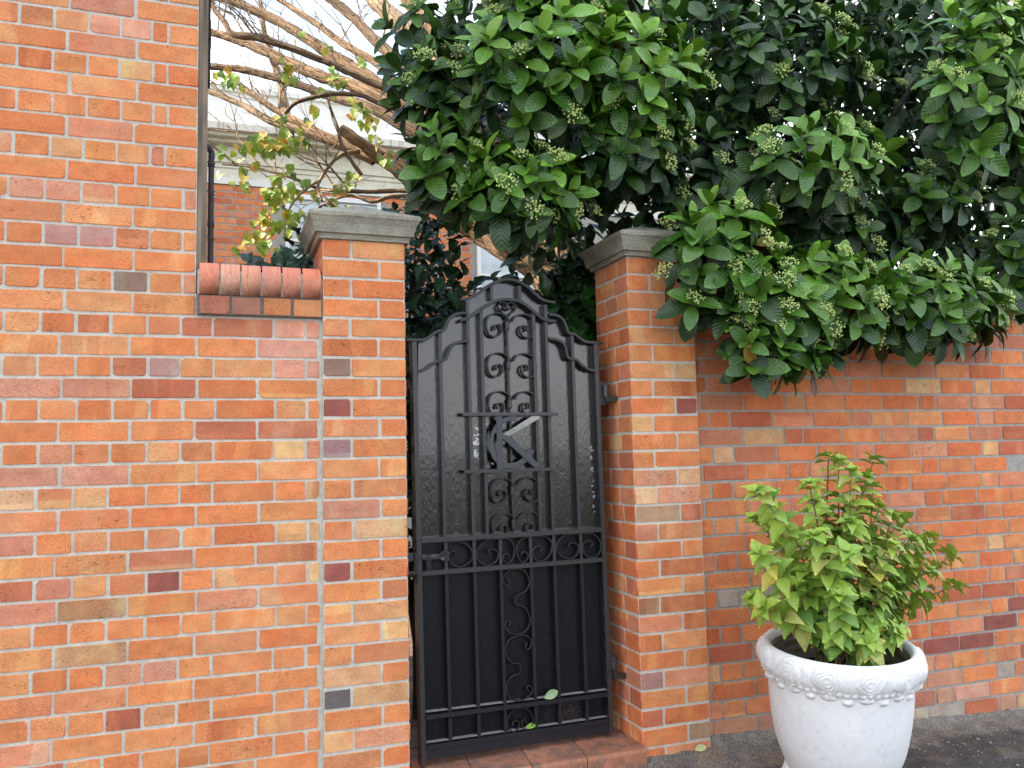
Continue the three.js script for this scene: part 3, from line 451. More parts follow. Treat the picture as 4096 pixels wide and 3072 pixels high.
  add(gate, 'foot_scroll', sweep(pts('-.463,.068 -.451,.087 -.432,.077 -.437,.052 -.462,.045 -.482,.06 -.485,.098 -.462,.127 -.423,.136 -.385,.119 -.366,.082 -.375,.051 -.398,.044 -.417,.056 -.419,.079 -.402,.085 -.397,.068'), 0.006, -0.016, -0.001, 70), ironMat);
  // the two interlaced letters K and C, cut from plate and fixed in front of the bars
  const plate = (s, z, d) => { const q = pts(s), sh = new THREE.Shape(); q.forEach(([x, y], i) => (i ? sh.lineTo(x, y) : sh.moveTo(x, y))); const g = new THREE.ExtrudeGeometry(sh, { depth: d, bevelEnabled: true, bevelThickness: 0.0007, bevelSize: 0.0007, bevelSegments: 1 }); g.translate(0, 0, z); return g; };
  const slate = S({ color: rgb(0.042, 0.043, 0.05), roughness: 0.42, bumpMap: ironH, bumpScale: 0.0004 }), scraped = S({ map: stoneC, color: rgb(0.42, 0.42, 0.42), roughness: 0.45, metalness: 0.3 });
  add(gate, 'letter_c', plate('-.516,1.374 -.49,1.376 -.488,1.362 -.469,1.371 -.446,1.375 -.423,1.377 -.421,1.352 -.442,1.357 -.466,1.351 -.488,1.34 -.51,1.325 -.521,1.311 -.525,1.298 -.529,1.264 -.523,1.227 -.514,1.203 -.502,1.19 -.487,1.18 -.458,1.171 -.421,1.176 -.391,1.194 -.374,1.215 -.366,1.233 -.337,1.225 -.352,1.201 -.373,1.178 -.407,1.158 -.444,1.15 -.486,1.152 -.515,1.171 -.538,1.2 -.549,1.234 -.549,1.268 -.54,1.301 -.525,1.328 -.512,1.345', 0.009, 0.004), slate);
  add(gate, 'letter_k', plate('-.515,1.147 -.488,1.147 -.489,1.25 -.486,1.278 -.338,1.148 -.309,1.154 -.452,1.287 -.457,1.292 -.475,1.31 -.489,1.3 -.489,1.345 -.514,1.345', 0.0125, 0.004), slate);
  add(gate, 'letter_arm', plate('-.487,1.297 -.347,1.374 -.311,1.374 -.314,1.364 -.458,1.288', 0.015, 0.003), scraped);
  for (const [x, y] of [[-0.748, 0.8], [-0.741, 0.806], [-0.741, 0.786]]) { const g = new THREE.SphereGeometry(0.005, 8, 6); g.translate(x - 0.008, y, 0.014); add(gate, 'rivet', g, ironMat); }
  // latch: plate, bolt, thumb bar
  add(gate, 'latch_plate', plate('-.852,.809 -.775,.806 -.765,.816 -.735,.813 -.735,.776 -.764,.778 -.774,.785 -.852,.785', 0.006, 0.005), ironMat);
  add(gate, 'latch_bolt', uvXY(new THREE.BoxGeometry(0.06, 0.03, 0.014).translate(-0.885, 0.801, -0.006), 14), ironMat);
  add(gate, 'latch_tongue', plate('-.835,.785 -.812,.785 -.812,.742 -.83,.742', 0.0, 0.006), ironDull);
  // hinge eyes
  for (const y of [0.255, 1.47]) { const g = new THREE.CylinderGeometry(0.016, 0.016, 0.055, 14); g.translate(0.03, y + 0.02, 0.004); add(gate, 'hinge_eye', uvXY(g, 14), ironMat); add(gate, 'hinge_strap', uvXY(new THREE.BoxGeometry(0.03, 0.11, 0.008).translate(0.016, y + 0.01, -0.004), 14), ironMat); }
}
for (const [y, s] of [[0.358, 'lower'], [1.598, 'upper']]) {
  const h = thing('hinge_pin', `${s} black iron hinge bracket between the gate and the right pier`, 'hinge', [1.716, y, -0.105]);
  add(h, 'bracket_arm', uvXY(new THREE.BoxGeometry(0.058, 0.024, 0.024).translate(-0.027, 0, 0), 14), ironMat); add(h, 'pin', uvXY(new THREE.CylinderGeometry(0.009, 0.009, 0.06, 10).translate(-0.047, 0.035, 0), 14), ironMat);
}
{
  const k = thing('latch_keeper', 'small black iron latch keeper fixed to the edge of the left gate pier', 'latch', [0.735, 0.915, -0.06]);
  add(k, 'hook', sweep([[-0.022, -0.035], [0.02, -0.035], [0.024, -0.03], [0.024, 0.035], [0.022, 0.045]], 0.012, -0.012, 0.012, 24), ironMat); add(k, 'stop', uvXY(new THREE.BoxGeometry(0.028, 0.034, 0.03).translate(-0.005, 0.03, 0), 14), ironMat);
}
// ---------------------------------------------------------------- white urn planter
const POT = V(2.31, 0.0, 0.555), potTilt = 0.075;
const urn = thing('planter', 'large white urn planter with a band of moulded roses under its rim', 'planter', [POT.x, 0.004, POT.z]);
urn.rotation.set(potTilt, 0, 0.01);
{
  const paintC = dataTex(512, 512, (i, j) => { const b = fbmp(i / 64, j / 64, 8, 5, 3), d = sstep(0.62, 0.8, fbmp(i / 20.48, j / 20.48, 25, 3, 44)), m = 0.8 + 0.07 * (b - 0.5) - 0.07 * d - (n2p(i / 6, j / 6, 85, 17) > 0.93 ? 0.1 : 0); return [m, m * 0.995, m * 0.985]; });
  const paintB = dataTex(512, 512, (i, j) => 0.5 + 0.3 * (fbmp(i / 16, j / 16, 32, 4, 13) - 0.5) - (n2p(i / 5, j / 5, 102, 17) > 0.9 ? 0.3 : 0), false);
  // radius against height: foot, belly, under the rim, rim
  const prof = [[0.135, 0.035], [0.17, 0.06], [0.2, 0.1], [0.222, 0.15], [0.239, 0.2], [0.252, 0.26], [0.261, 0.32], [0.266, 0.38], [0.269, 0.43], [0.273, 0.46], [0.284, 0.478], [0.298, 0.5], [0.304, 0.522], [0.305, 0.545], [0.3, 0.565], [0.29, 0.579], [0.277, 0.585], [0.265, 0.58], [0.256, 0.562], [0.25, 0.53], [0.247, 0.48], [0.244, 0.43]];
  const curve = new THREE.CatmullRomCurve3(prof.map(([r, h]) => V(r, h, 0)), false, 'centripetal'), NV = 190, NU = 420, pr = curve.getSpacedPoints(NV), pos = [], uv = [], idx = [];
  const ROSES = 13, per = 2 * Math.PI / ROSES;
  for (let v = 0; v <= NV; v++) {
    const p = pr[v], a = pr[Math.max(0, v - 1)], b = pr[Math.min(NV, v + 1)], tx = b.x - a.x, ty = b.y - a.y, l = Math.hypot(tx, ty), nx = ty / l, ny = -tx / l;
    const len = v / NV * curve.getLength();
    for (let u = 0; u <= NU; u++) {
      const th = u / NU * 2 * Math.PI; let d = 0.0025 * (fbm(Math.cos(th) * 4 + 7, p.y * 14 + Math.sin(th) * 4, 3, 5) - 0.5);
      if (p.y > 0.4 && p.x > 0.262) {
        const k = Math.round(th / per), dth = (th - k * per) * 0.3, jx = (hash(k, 1, 2) - 0.5) * 0.008, jy = (hash(k, 3, 2) - 0.5) * 0.008;
        // arc length across the rim band measured from its middle
        const yy = (p.y < 0.565 ? p.y - 0.527 : 0.038 + (0.3 - p.x) * 1.1) + jy, xx = dth + jx, rad = Math.hypot(xx, yy * 1.05) * (1 + 0.22 * (fbm(xx * 60 + k * 9, yy * 60, 2, 3) - 0.5) + 0.07 * Math.sin(Math.atan2(yy, xx) * 3 + k * 2)), ang = Math.atan2(yy, xx);
        const inR = 1 - sstep(0.045, 0.062, rad), ridge = 0.5 + 0.5 * Math.cos(rad / 0.0118 * 2 * Math.PI + ang * (hash(k, 5, 1) > 0.5 ? 1 : -1) + 0.6 * Math.sin(ang * 3 + k));
        d += inR * (0.0055 * ridge * sstep(0.0, 0.012, rad) + 0.006 * (1 - rad / 0.06));
        const between = sstep(0.05, 0.065, Math.abs(xx)) * sstep(0.43, 0.47, p.y) * sstep(0.6, 0.54, p.y); d += between * 0.004 * (0.5 + 0.5 * Math.cos(xx * 2 * Math.PI / 0.011));
        // petals and leaf tips hanging below the band
        const q = (th / per + 0.5) * 2, kk = Math.round(q), ox = (q - kk) * per / 2 * 0.28, oy = p.y - (0.452 + 0.012 * (kk & 1) + 0.008 * (hash(kk, 9, 1) - 0.5)), e = Math.hypot(ox / (0.02 + 0.008 * (kk & 1)), oy / 0.013);
        d += 0.012 * Math.sqrt(Math.max(0, 1 - e * e)) * (p.y < 0.48 ? 1 : 0.3);
        const q2 = th / per * 5 + 0.3, k2 = Math.round(q2), ox2 = (q2 - k2) * per / 5 * 0.28, e2 = Math.hypot(ox2 / 0.011, (p.y - 0.474 - 0.006 * hash(k2, 4, 4)) / 0.01); d += 0.007 * Math.sqrt(Math.max(0, 1 - e2 * e2));
      }
      const r = p.x + nx * d, y = p.y + ny * d; pos.push(Math.cos(th) * r, y, Math.sin(th) * r); uv.push(th * 0.27 * 2.2, len * 2.2);
    }
  }
  for (let v = 0; v < NV; v++) for (let u = 0; u < NU; u++) { const a = v * (NU + 1) + u, b = a + NU + 1; idx.push(a, b, a + 1, a + 1, b, b + 1); }
  const g = new THREE.BufferGeometry(); g.setAttribute('position', new THREE.Float32BufferAttribute(pos, 3)); g.setAttribute('uv', new THREE.Float32BufferAttribute(uv, 2)); g.setIndex(idx); g.computeVertexNormals();
  const white = S({ map: paintC, bumpMap: paintB, bumpScale: 0.0016, roughness: 0.55, color: rgb(1, 1, 1.0) }); add(urn, 'bowl', g, white);
  // bare, stained inside of the bowl
  const inner = new THREE.LatheGeometry([[0.2425, 0.42], [0.2455, 0.48], [0.2485, 0.53], [0.2545, 0.562]].map(([r, h]) => new THREE.Vector2(r - 0.0015, h)), 80);
  add(urn, 'inner_lining', inner, S({ map: dataTex(256, 128, (i, j) => { const f = fbmp(i / 16, j / 16, 16, 4, 7), s = sstep(0.4, 0.6, f); return [0.3 * s + 0.2 * (1 - s), 0.27 * s + 0.13 * (1 - s), 0.22 * s + 0.09 * (1 - s)]; }), roughness: 0.95 }));
  const soil = new THREE.CircleGeometry(0.244, 48, 0); soil.rotateX(-Math.PI / 2); add(urn, 'soil', soil, S({ map: asphC, bumpMap: asphH, bumpScale: 0.01, color: rgb(0.08, 0.05, 0.035), roughness: 1 }), [0, 0.452, 0]);
  for (let k = 0; k < 4; k++) {
    const a = 2.56 + k * Math.PI / 2, ft = new THREE.CylinderGeometry(0.05, 0.062, 0.12, 20, 6), p = ft.attributes.position;
    for (let i = 0; i < p.count; i++) { const y = p.getY(i) + 0.06, s = 1 + 0.18 * Math.sin(y * 40) * (y < 0.06 ? 1 : 0.4); p.setX(i, p.getX(i) * s); p.setZ(i, p.getZ(i) * s * 0.8); }
    ft.computeVertexNormals(); add(urn, 'foot', ft, white, [Math.cos(a) * 0.165, 0.054, Math.sin(a) * 0.165], -a);
  }
}

// ---------------------------------------------------------------- leaves
class MB {                                           // many small pieces joined into one mesh
  constructor() { this.p = []; this.n = []; this.u = []; this.c = []; this.i = []; }
  add(g, m, c) {
    const o = this.p.length / 3, P0 = g.attributes.position, N0 = g.attributes.normal, U0 = g.attributes.uv, v = V(0, 0, 0), nm = new THREE.Matrix3().getNormalMatrix(m);
    for (let k = 0; k < P0.count; k++) { v.fromBufferAttribute(P0, k).applyMatrix4(m); this.p.push(v.x, v.y, v.z); v.fromBufferAttribute(N0, k).applyMatrix3(nm).normalize(); this.n.push(v.x, v.y, v.z); this.u.push(U0 ? U0.getX(k) : 0, U0 ? U0.getY(k) : 0); this.c.push(c[0], c[1], c[2]); }
    if (g.index) for (const q of g.index.array) this.i.push(q + o); else for (let k = 0; k < P0.count; k++) this.i.push(k + o);
  }
  build() { const g = new THREE.BufferGeometry(); g.setAttribute('position', new THREE.Float32BufferAttribute(this.p, 3)); g.setAttribute('normal', new THREE.Float32BufferAttribute(this.n, 3)); g.setAttribute('uv', new THREE.Float32BufferAttribute(this.u, 2)); g.setAttribute('color', new THREE.Float32BufferAttribute(this.c, 3)); g.setIndex(this.i); return g; }
}
// unit leaf along +y, face +z, width from a profile; fold lifts the halves, curl bends the tip back, wave ripples the edge
function leafGeometry(wid, prof, fold, curl, wave, ns = 7, seed = 1) {
  const pos = [], uv = [], idx = [], r = rng(seed), ph = r() * 6, tw = (r() - 0.5) * 0.5;
  for (let s = 0; s <= ns; s++) {
    const t = s / ns, w = wid * prof(t);
    for (const k of [-1, -0.5, 0, 0.5, 1]) {
      const x = k * w, a = tw * t; let z = fold * Math.abs(k) * w - curl * t * t + wave * Math.abs(k) * w * Math.sin(t * 15 + ph + (k > 0 ? 2 : 0)) + wave * 0.4 * w * Math.sin(t * 22 + ph) * (1 - Math.abs(k)), y = t - 0.15 * curl * t * t;
      pos.push(x * Math.cos(a), y, z + x * Math.sin(a)); uv.push(0.5 + k * 0.5 * Math.max(0.02, prof(t)), t);
    }
  }
  for (let s = 0; s < ns; s++) for (let k = 0; k < 4; k++) { const a = s * 5 + k; idx.push(a, a + 1, a + 6, a, a + 6, a + 5); }
  const g = new THREE.BufferGeometry(); g.setAttribute('position', new THREE.Float32BufferAttribute(pos, 3)); g.setAttribute('uv', new THREE.Float32BufferAttribute(uv, 2)); g.setIndex(idx); g.computeVertexNormals(); return g;
}
const oval = (t) => (t <= 0 ? 0.03 : Math.pow(Math.sin(Math.PI * Math.pow(Math.min(t, 1), 1.12)), 0.62)) + 0.02;      // broad, blunt
const ovate = (t) => Math.pow(Math.sin(Math.PI * Math.pow(t, 0.68)), 0.95) + 0.012;                                              // widest near the base, pointed
const heartP = (t) => Math.pow(Math.sin(Math.PI * Math.pow(t * 0.97 + 0.03, 0.5)), 0.85) + 0.01;
function leafTexture(veins, pale, spread) {
  return dataTex(128, 256, (i, j) => {
    const u = (i + 0.5) / 128 - 0.5, t = (j + 0.5) / 256, mid = 1 - sstep(0.006, 0.022 * (1.15 - t), Math.abs(u)), s = (t - Math.abs(u) * spread) * veins, f = Math.abs(s - Math.round(s)), side = (1 - sstep(0.03, 0.14, f)) * 0.22;
    const b = 0.62 + 0.16 * (fbm(i / 20, j / 20, 3, 6) - 0.5) + 0.05 * Math.cos(s * 2 * Math.PI), k = Math.max(mid, side), e = 1 - sstep(0.0, 0.04, 0.5 - Math.abs(u));
    return [b + (pale[0] - b) * k * 0.8 + e * 0.12, b + (pale[1] - b) * k * 0.8 + e * 0.14, b + (pale[2] - b) * k * 0.8];
  }, true, false);
}
function leafBump(veins, spread) { return dataTex(128, 256, (i, j) => { const u = (i + 0.5) / 128 - 0.5, t = (j + 0.5) / 256, s = (t - Math.abs(u) * spread) * veins, f = Math.abs(s - Math.round(s)); return 0.35 + 0.45 * sstep(0.0, 0.35, f) - 0.3 * (1 - sstep(0.004, 0.03, Math.abs(u))); }, false, false); }
const vibTex = leafTexture(8, [1, 1, 0.8], 0.55), vibBump = leafBump(8, 0.55), softTex = leafTexture(7, [0.95, 1, 0.75], 0.7), softBump = leafBump(7, 0.7);
const leafQ = new THREE.Quaternion(), bas = new THREE.Matrix4();
function leafMatrix(p, dir, up, len) { const y = dir.clone().normalize(), x = y.clone().cross(up).normalize(), z = x.clone().cross(y); if (!isFinite(x.x) || x.lengthSq() < 0.5) { x.set(1, 0, 0); z.crossVectors(x, y).normalize(); } return bas.clone().makeBasis(x, y, z).scale(V(len, len, len)).setPosition(p); }
// leaves gathered for one plant: the ones that show largest become parts, the rest one mass
class Foliage {
  constructor(parent, geos, mats, name = 'leaf') { Object.assign(this, { parent, geos, mats, name, list: [] }); }
  leaf(p, dir, up, len, c, big = 1, g = -1) {
    if (this.keep && this.keep(p)) return; this.list.push({ m: leafMatrix(p, dir, up, len), g: g < 0 ? Math.floor(R() * this.geos.length) : g, c, s: (frustum.containsPoint(p) ? 1 : 0.001) * big * len / p.distanceTo(camera.position) }); }
  done(limit, massMat) {
    this.list.sort((a, b) => b.s - a.s); const mb = new MB();
    this.list.forEach((l, i) => {
      if (i < limit) { let best = 0, bd = 9; this.mats.forEach((m, k) => { const d = Math.hypot(m.color.r - l.c[0], m.color.g - l.c[1], (m.color.b - l.c[2])); if (d < bd) { bd = d; best = k; } }); const o = add(this.parent, this.name, this.geos[l.g], this.mats[best]); o.matrix.copy(l.m); o.matrix.decompose(o.position, o.quaternion, o.scale); }
      else mb.add(this.geos[l.g], l.m, l.c);
    });
    if (mb.i.length) stuff(add(this.parent, 'foliage', mb.build(), massMat));
  }
}
const lerp3 = (a, b, t) => a.map((v, i) => v + (b[i] - v) * t);
const tubeMat = (c, h = 6) => S({ color: rgb(...c), roughness: 0.9, bumpMap: ironH, bumpScale: 0.004 });
// tapered tube through points, with bark relief
function limb(points, radii, seg = 24, rad = 9, rough = 0.12) {
  const c = new THREE.CatmullRomCurve3(points.map((p) => (p.isVector3 ? p : V(...p))), false, 'centripetal'), pos = [], uv = [], idx = [], L = c.getLength(), fr = c.computeFrenetFrames(seg, false);
  for (let i = 0; i <= seg; i++) {
    const t = i / seg, p = c.getPointAt(t), k = t * (radii.length - 1), a = Math.floor(k), r0 = radii[a] + (radii[Math.min(a + 1, radii.length - 1)] - radii[a]) * (k - a), N = fr.normals[i], B = fr.binormals[i];
    for (let j = 0; j <= rad; j++) { const th = j / rad * 2 * Math.PI, w = 1 + rough * (2 * n3(Math.cos(th) * 2.2 + 5, Math.sin(th) * 2.2 + 5, t * L * 2.2 / Math.max(0.05, r0 * 4), points.length) - 1), x = Math.cos(th) * r0 * w, y = Math.sin(th) * r0 * w; pos.push(p.x + N.x * x + B.x * y, p.y + N.y * x + B.y * y, p.z + N.z * x + B.z * y); uv.push(th * r0 * 3 + points.length * 0.37, t * L); }
  }
  for (let i = 0; i < seg; i++) for (let j = 0; j < rad; j++) { const a = i * (rad + 1) + j, b = a + rad + 1; idx.push(a, b, a + 1, a + 1, b, b + 1); }
  const g = new THREE.BufferGeometry(); g.setAttribute('position', new THREE.Float32BufferAttribute(pos, 3)); g.setAttribute('uv', new THREE.Float32BufferAttribute(uv, 2)); g.setIndex(idx); g.computeVertexNormals(); return g;
}

// ---------------------------------------------------------------- shrub growing in the urn
{
  const t = thing('potted_shrub', 'bushy yellow green leafy plant growing in the white urn', 'plant', [0, 0, 0]);
  const geos = [1, 2, 3, 4].map((k) => leafGeometry(0.31 + 0.025 * (k & 1), ovate, 0.22 + 0.05 * k, 0.12 + 0.1 * k, 0.12, 6, k));
  const cols = [[0.56, 0.8, 0.1], [0.44, 0.7, 0.1], [0.27, 0.52, 0.08], [0.68, 0.84, 0.1], [0.92, 0.84, 0.14], [0.12, 0.28, 0.08], [0.75, 0.78, 0.2]];
  const mats = cols.map((c) => P({ map: softTex, bumpMap: softBump, bumpScale: 0.0016, color: rgb(...c), roughness: 0.5, transmission: 0.25, thickness: 0, side: THREE.DoubleSide }));
  const mass = P({ map: softTex, vertexColors: true, roughness: 0.5, transmission: 0.25, thickness: 0, side: THREE.DoubleSide });
  const f = new Foliage(t, geos, mats), stemMat = tubeMat([0.16, 0.19, 0.06]), woodMat = tubeMat([0.14, 0.1, 0.06]);
  const tips = [[2.4, 1.31, 0.48], [2.39, 1.29, 0.55], [2.36, 1.25, 0.65], [2.67, 1.29, 0.44], [2.56, 1.18, 0.55], [1.92, 1.19, 0.66], [2.03, 1.07, 0.48], [2.02, 1.15, 0.58], [1.88, 0.97, 0.7], [1.97, 0.77, 0.52], [1.95, 0.75, 0.62], [2.28, 1.0, 0.42], [2.33, 1.08, 0.52], [2.34, 1.05, 0.65], [2.8, 1.03, 0.44], [2.74, 0.97, 0.55], [2.7, 0.98, 0.69], [3.04, 0.86, 0.46], [2.93, 0.76, 0.58], [2.63, 0.86, 0.73], [2.77, 0.8, 0.48], [2.55, 0.79, 0.62], [2.66, 0.9, 0.4], [2.36, 0.89, 0.52], [2.12, 0.88, 0.65], [2.2, 0.73, 0.44], [2.33, 0.69, 0.62], [2.34, 0.67, 0.72], [2.68, 0.63, 0.48], [2.72, 0.73, 0.6], [2.12, 1.21, 0.7], [2.46, 1.13, 0.5], [2.52, 1.1, 0.62], [2.5, 0.78, 0.42], [2.12, 0.86, 0.54], [2.22, 1.14, 0.6], [2.24, 0.95, 0.74], [2.45, 0.97, 0.74], [2.58, 0.98, 0.72], [2.4, 0.8, 0.76], [2.2, 0.66, 0.7], [2.5, 0.66, 0.7], [2.1, 1.02, 0.74], [2.48, 1.22, 0.6], [2.3, 1.2, 0.5], [2.0, 0.92, 0.6], [2.85, 0.92, 0.52], [2.6, 1.06, 0.6], [2.44, 0.64, 0.76], [2.3, 0.62, 0.76], [2.18, 0.8, 0.76]];
  const pr = rng(55);
  tips.forEach((tp, ti) => {
    const tip = V(...tp), a = pr() * 6.28, root = V(POT.x + 0.04 + Math.cos(a) * 0.1, 0.45, POT.z + Math.sin(a) * 0.09), mid = root.clone().lerp(tip, 0.55); mid.y += 0.05; mid.x = root.x + (tip.x - root.x) * 0.45;
    const c = new THREE.QuadraticBezierCurve3(root, mid, tip), n = 10, low = tip.distanceTo(root) < 0.35, P5 = []; for (let k = 0; k <= 4; k++) P5.push(c.getPoint(k / 4));
    add(t, 'stem', limb(P5, [0.006, 0.005, 0.0042, 0.0035, 0.0025], 12, 5, 0.05), ti % 3 ? stemMat : woodMat);
    const base = pr(), yel = ti % 7 === 2 || tip.x < 2.08 && tip.y < 0.9;
    for (let k = 0; k < n; k++) {
      const s = 0.36 + 0.62 * Math.pow(k / (n - 1), 0.8), p = c.getPoint(s), ax = c.getTangent(s), az0 = k * 1.57 + base * 6, side = V(1, 0, 0).cross(ax).normalize(), oth = ax.clone().cross(side);
      for (let h = 0; h < 2; h++) {
        const az = az0 + h * Math.PI + rr(-0.4, 0.4, pr), out = side.clone().multiplyScalar(Math.cos(az)).addScaledVector(oth, Math.sin(az)), tilt = rr(0.9, 1.5, pr), d = ax.clone().multiplyScalar(Math.cos(tilt)).addScaledVector(out, Math.sin(tilt)).add(V(0, -0.35 * (1 - k / n) - 0.1, 0.12)), up = ax.clone().multiplyScalar(0.9).addScaledVector(out, -0.3).add(V(0, 0.5, 0.35));
        const y = pr(), len = rr(0.065, 0.1, pr) * (k > 6 ? 0.8 : 1), col = y < (yel ? 0.34 : 0.13) ? pick([cols[4], cols[6]], pr) : lerp3(pick([cols[0], cols[1], cols[1], cols[2]], pr), cols[3], yel ? 0.5 : rr(0, 0.35, pr));
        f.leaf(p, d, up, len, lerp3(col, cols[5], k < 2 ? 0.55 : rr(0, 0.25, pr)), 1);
      }
    }
    for (let k = 0; k < 9; k++) {                     // whorl at the tip
      const az = k * 2.4 + base * 6, tilt = 0.35 + k * 0.14, ax = c.getTangent(1).add(V(0, 0.5, 0.1)).normalize(), side = V(0.3, 0, 1).cross(ax).normalize(), oth = ax.clone().cross(side), out = side.multiplyScalar(Math.cos(az)).addScaledVector(oth, Math.sin(az)), d = ax.clone().multiplyScalar(Math.cos(tilt)).addScaledVector(out, Math.sin(tilt)), up = ax.clone().multiplyScalar(Math.sin(tilt)).addScaledVector(out, -Math.cos(tilt));
      f.leaf(tip.clone().addScaledVector(ax, 0.008), d, up, k < 4 ? rr(0.028, 0.045, pr) : rr(0.05, 0.078, pr), lerp3(pick([cols[0], cols[1], cols[1]], pr), cols[3], rr(0, yel ? 0.8 : 0.3, pr)));
    }
  });
  f.done(290, mass);
}

// ---------------------------------------------------------------- big flowering shrub over the wall
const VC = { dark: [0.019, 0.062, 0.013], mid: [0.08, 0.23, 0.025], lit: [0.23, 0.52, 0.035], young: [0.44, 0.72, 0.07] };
const vibGeos = [1, 2, 3, 4, 5].map((k) => leafGeometry(0.23 + 0.014 * (k % 3), oval, 0.14 + 0.07 * (k % 3), 0.08 + 0.08 * k, 0.05, 9, 20 + k));
const vibMats = [VC.dark, lerp3(VC.dark, VC.mid, 0.5), VC.mid, lerp3(VC.mid, VC.lit, 0.5), VC.lit, lerp3(VC.lit, VC.young, 0.5), VC.young, [0.5, 0.3, 0.04]].map((c) => P({ map: vibTex, bumpMap: vibBump, bumpScale: 0.0022, color: rgb(...c), roughness: 0.24, transmission: 0.12, thickness: 0, side: THREE.DoubleSide }));
const vibMass = P({ map: vibTex, bumpMap: vibBump, bumpScale: 0.0022, vertexColors: true, roughness: 0.38, transmission: 0.08, thickness: 0, side: THREE.DoubleSide });
function corymb(seed) {
  const r = rng(seed), mb = new MB(), oct = new THREE.IcosahedronGeometry(1, 0), st = new THREE.CylinderGeometry(1, 1, 1, 4, 1, true).translate(0, 0.5, 0), m = new THREE.Matrix4(), q = new THREE.Quaternion();
  const rod = (a, b, w) => { const d = b.clone().sub(a), l = d.length(); m.compose(a, q.setFromUnitVectors(V(0, 1, 0), d.normalize()), V(w, l, w)); mb.add(st, m, [0.2, 0.3, 0.09]); };
  const o = V(0, 0, 0), hub = V(0, 0.02, 0); rod(o, hub, 0.0012);
  for (let k = 0; k < 9; k++) {
    const a = k * 2.4, w = Math.sqrt((k + 0.5) / 9), c = V(Math.cos(a) * w * 0.034, 0.05 - 0.018 * w * w, Math.sin(a) * w * 0.034); rod(hub, c, 0.0009);
    for (let b = 0; b < 7; b++) { const p = c.clone().add(V((r() - 0.5) * 0.024, r() * 0.012, (r() - 0.5) * 0.024)), s = 0.0022 + r() * 0.0014; m.compose(p, q.identity(), V(s, s, s)); mb.add(oct, m, lerp3([0.42, 0.58, 0.17], [0.62, 0.68, 0.26], r())); if (b < 3) rod(c.clone().add(V(0, -0.012, 0)), p, 0.0006); }
  }
  return mb.build();
}
const budMat = S({ vertexColors: true, roughness: 0.7 }), corymbs = [1, 2, 3, 4].map(corymb);
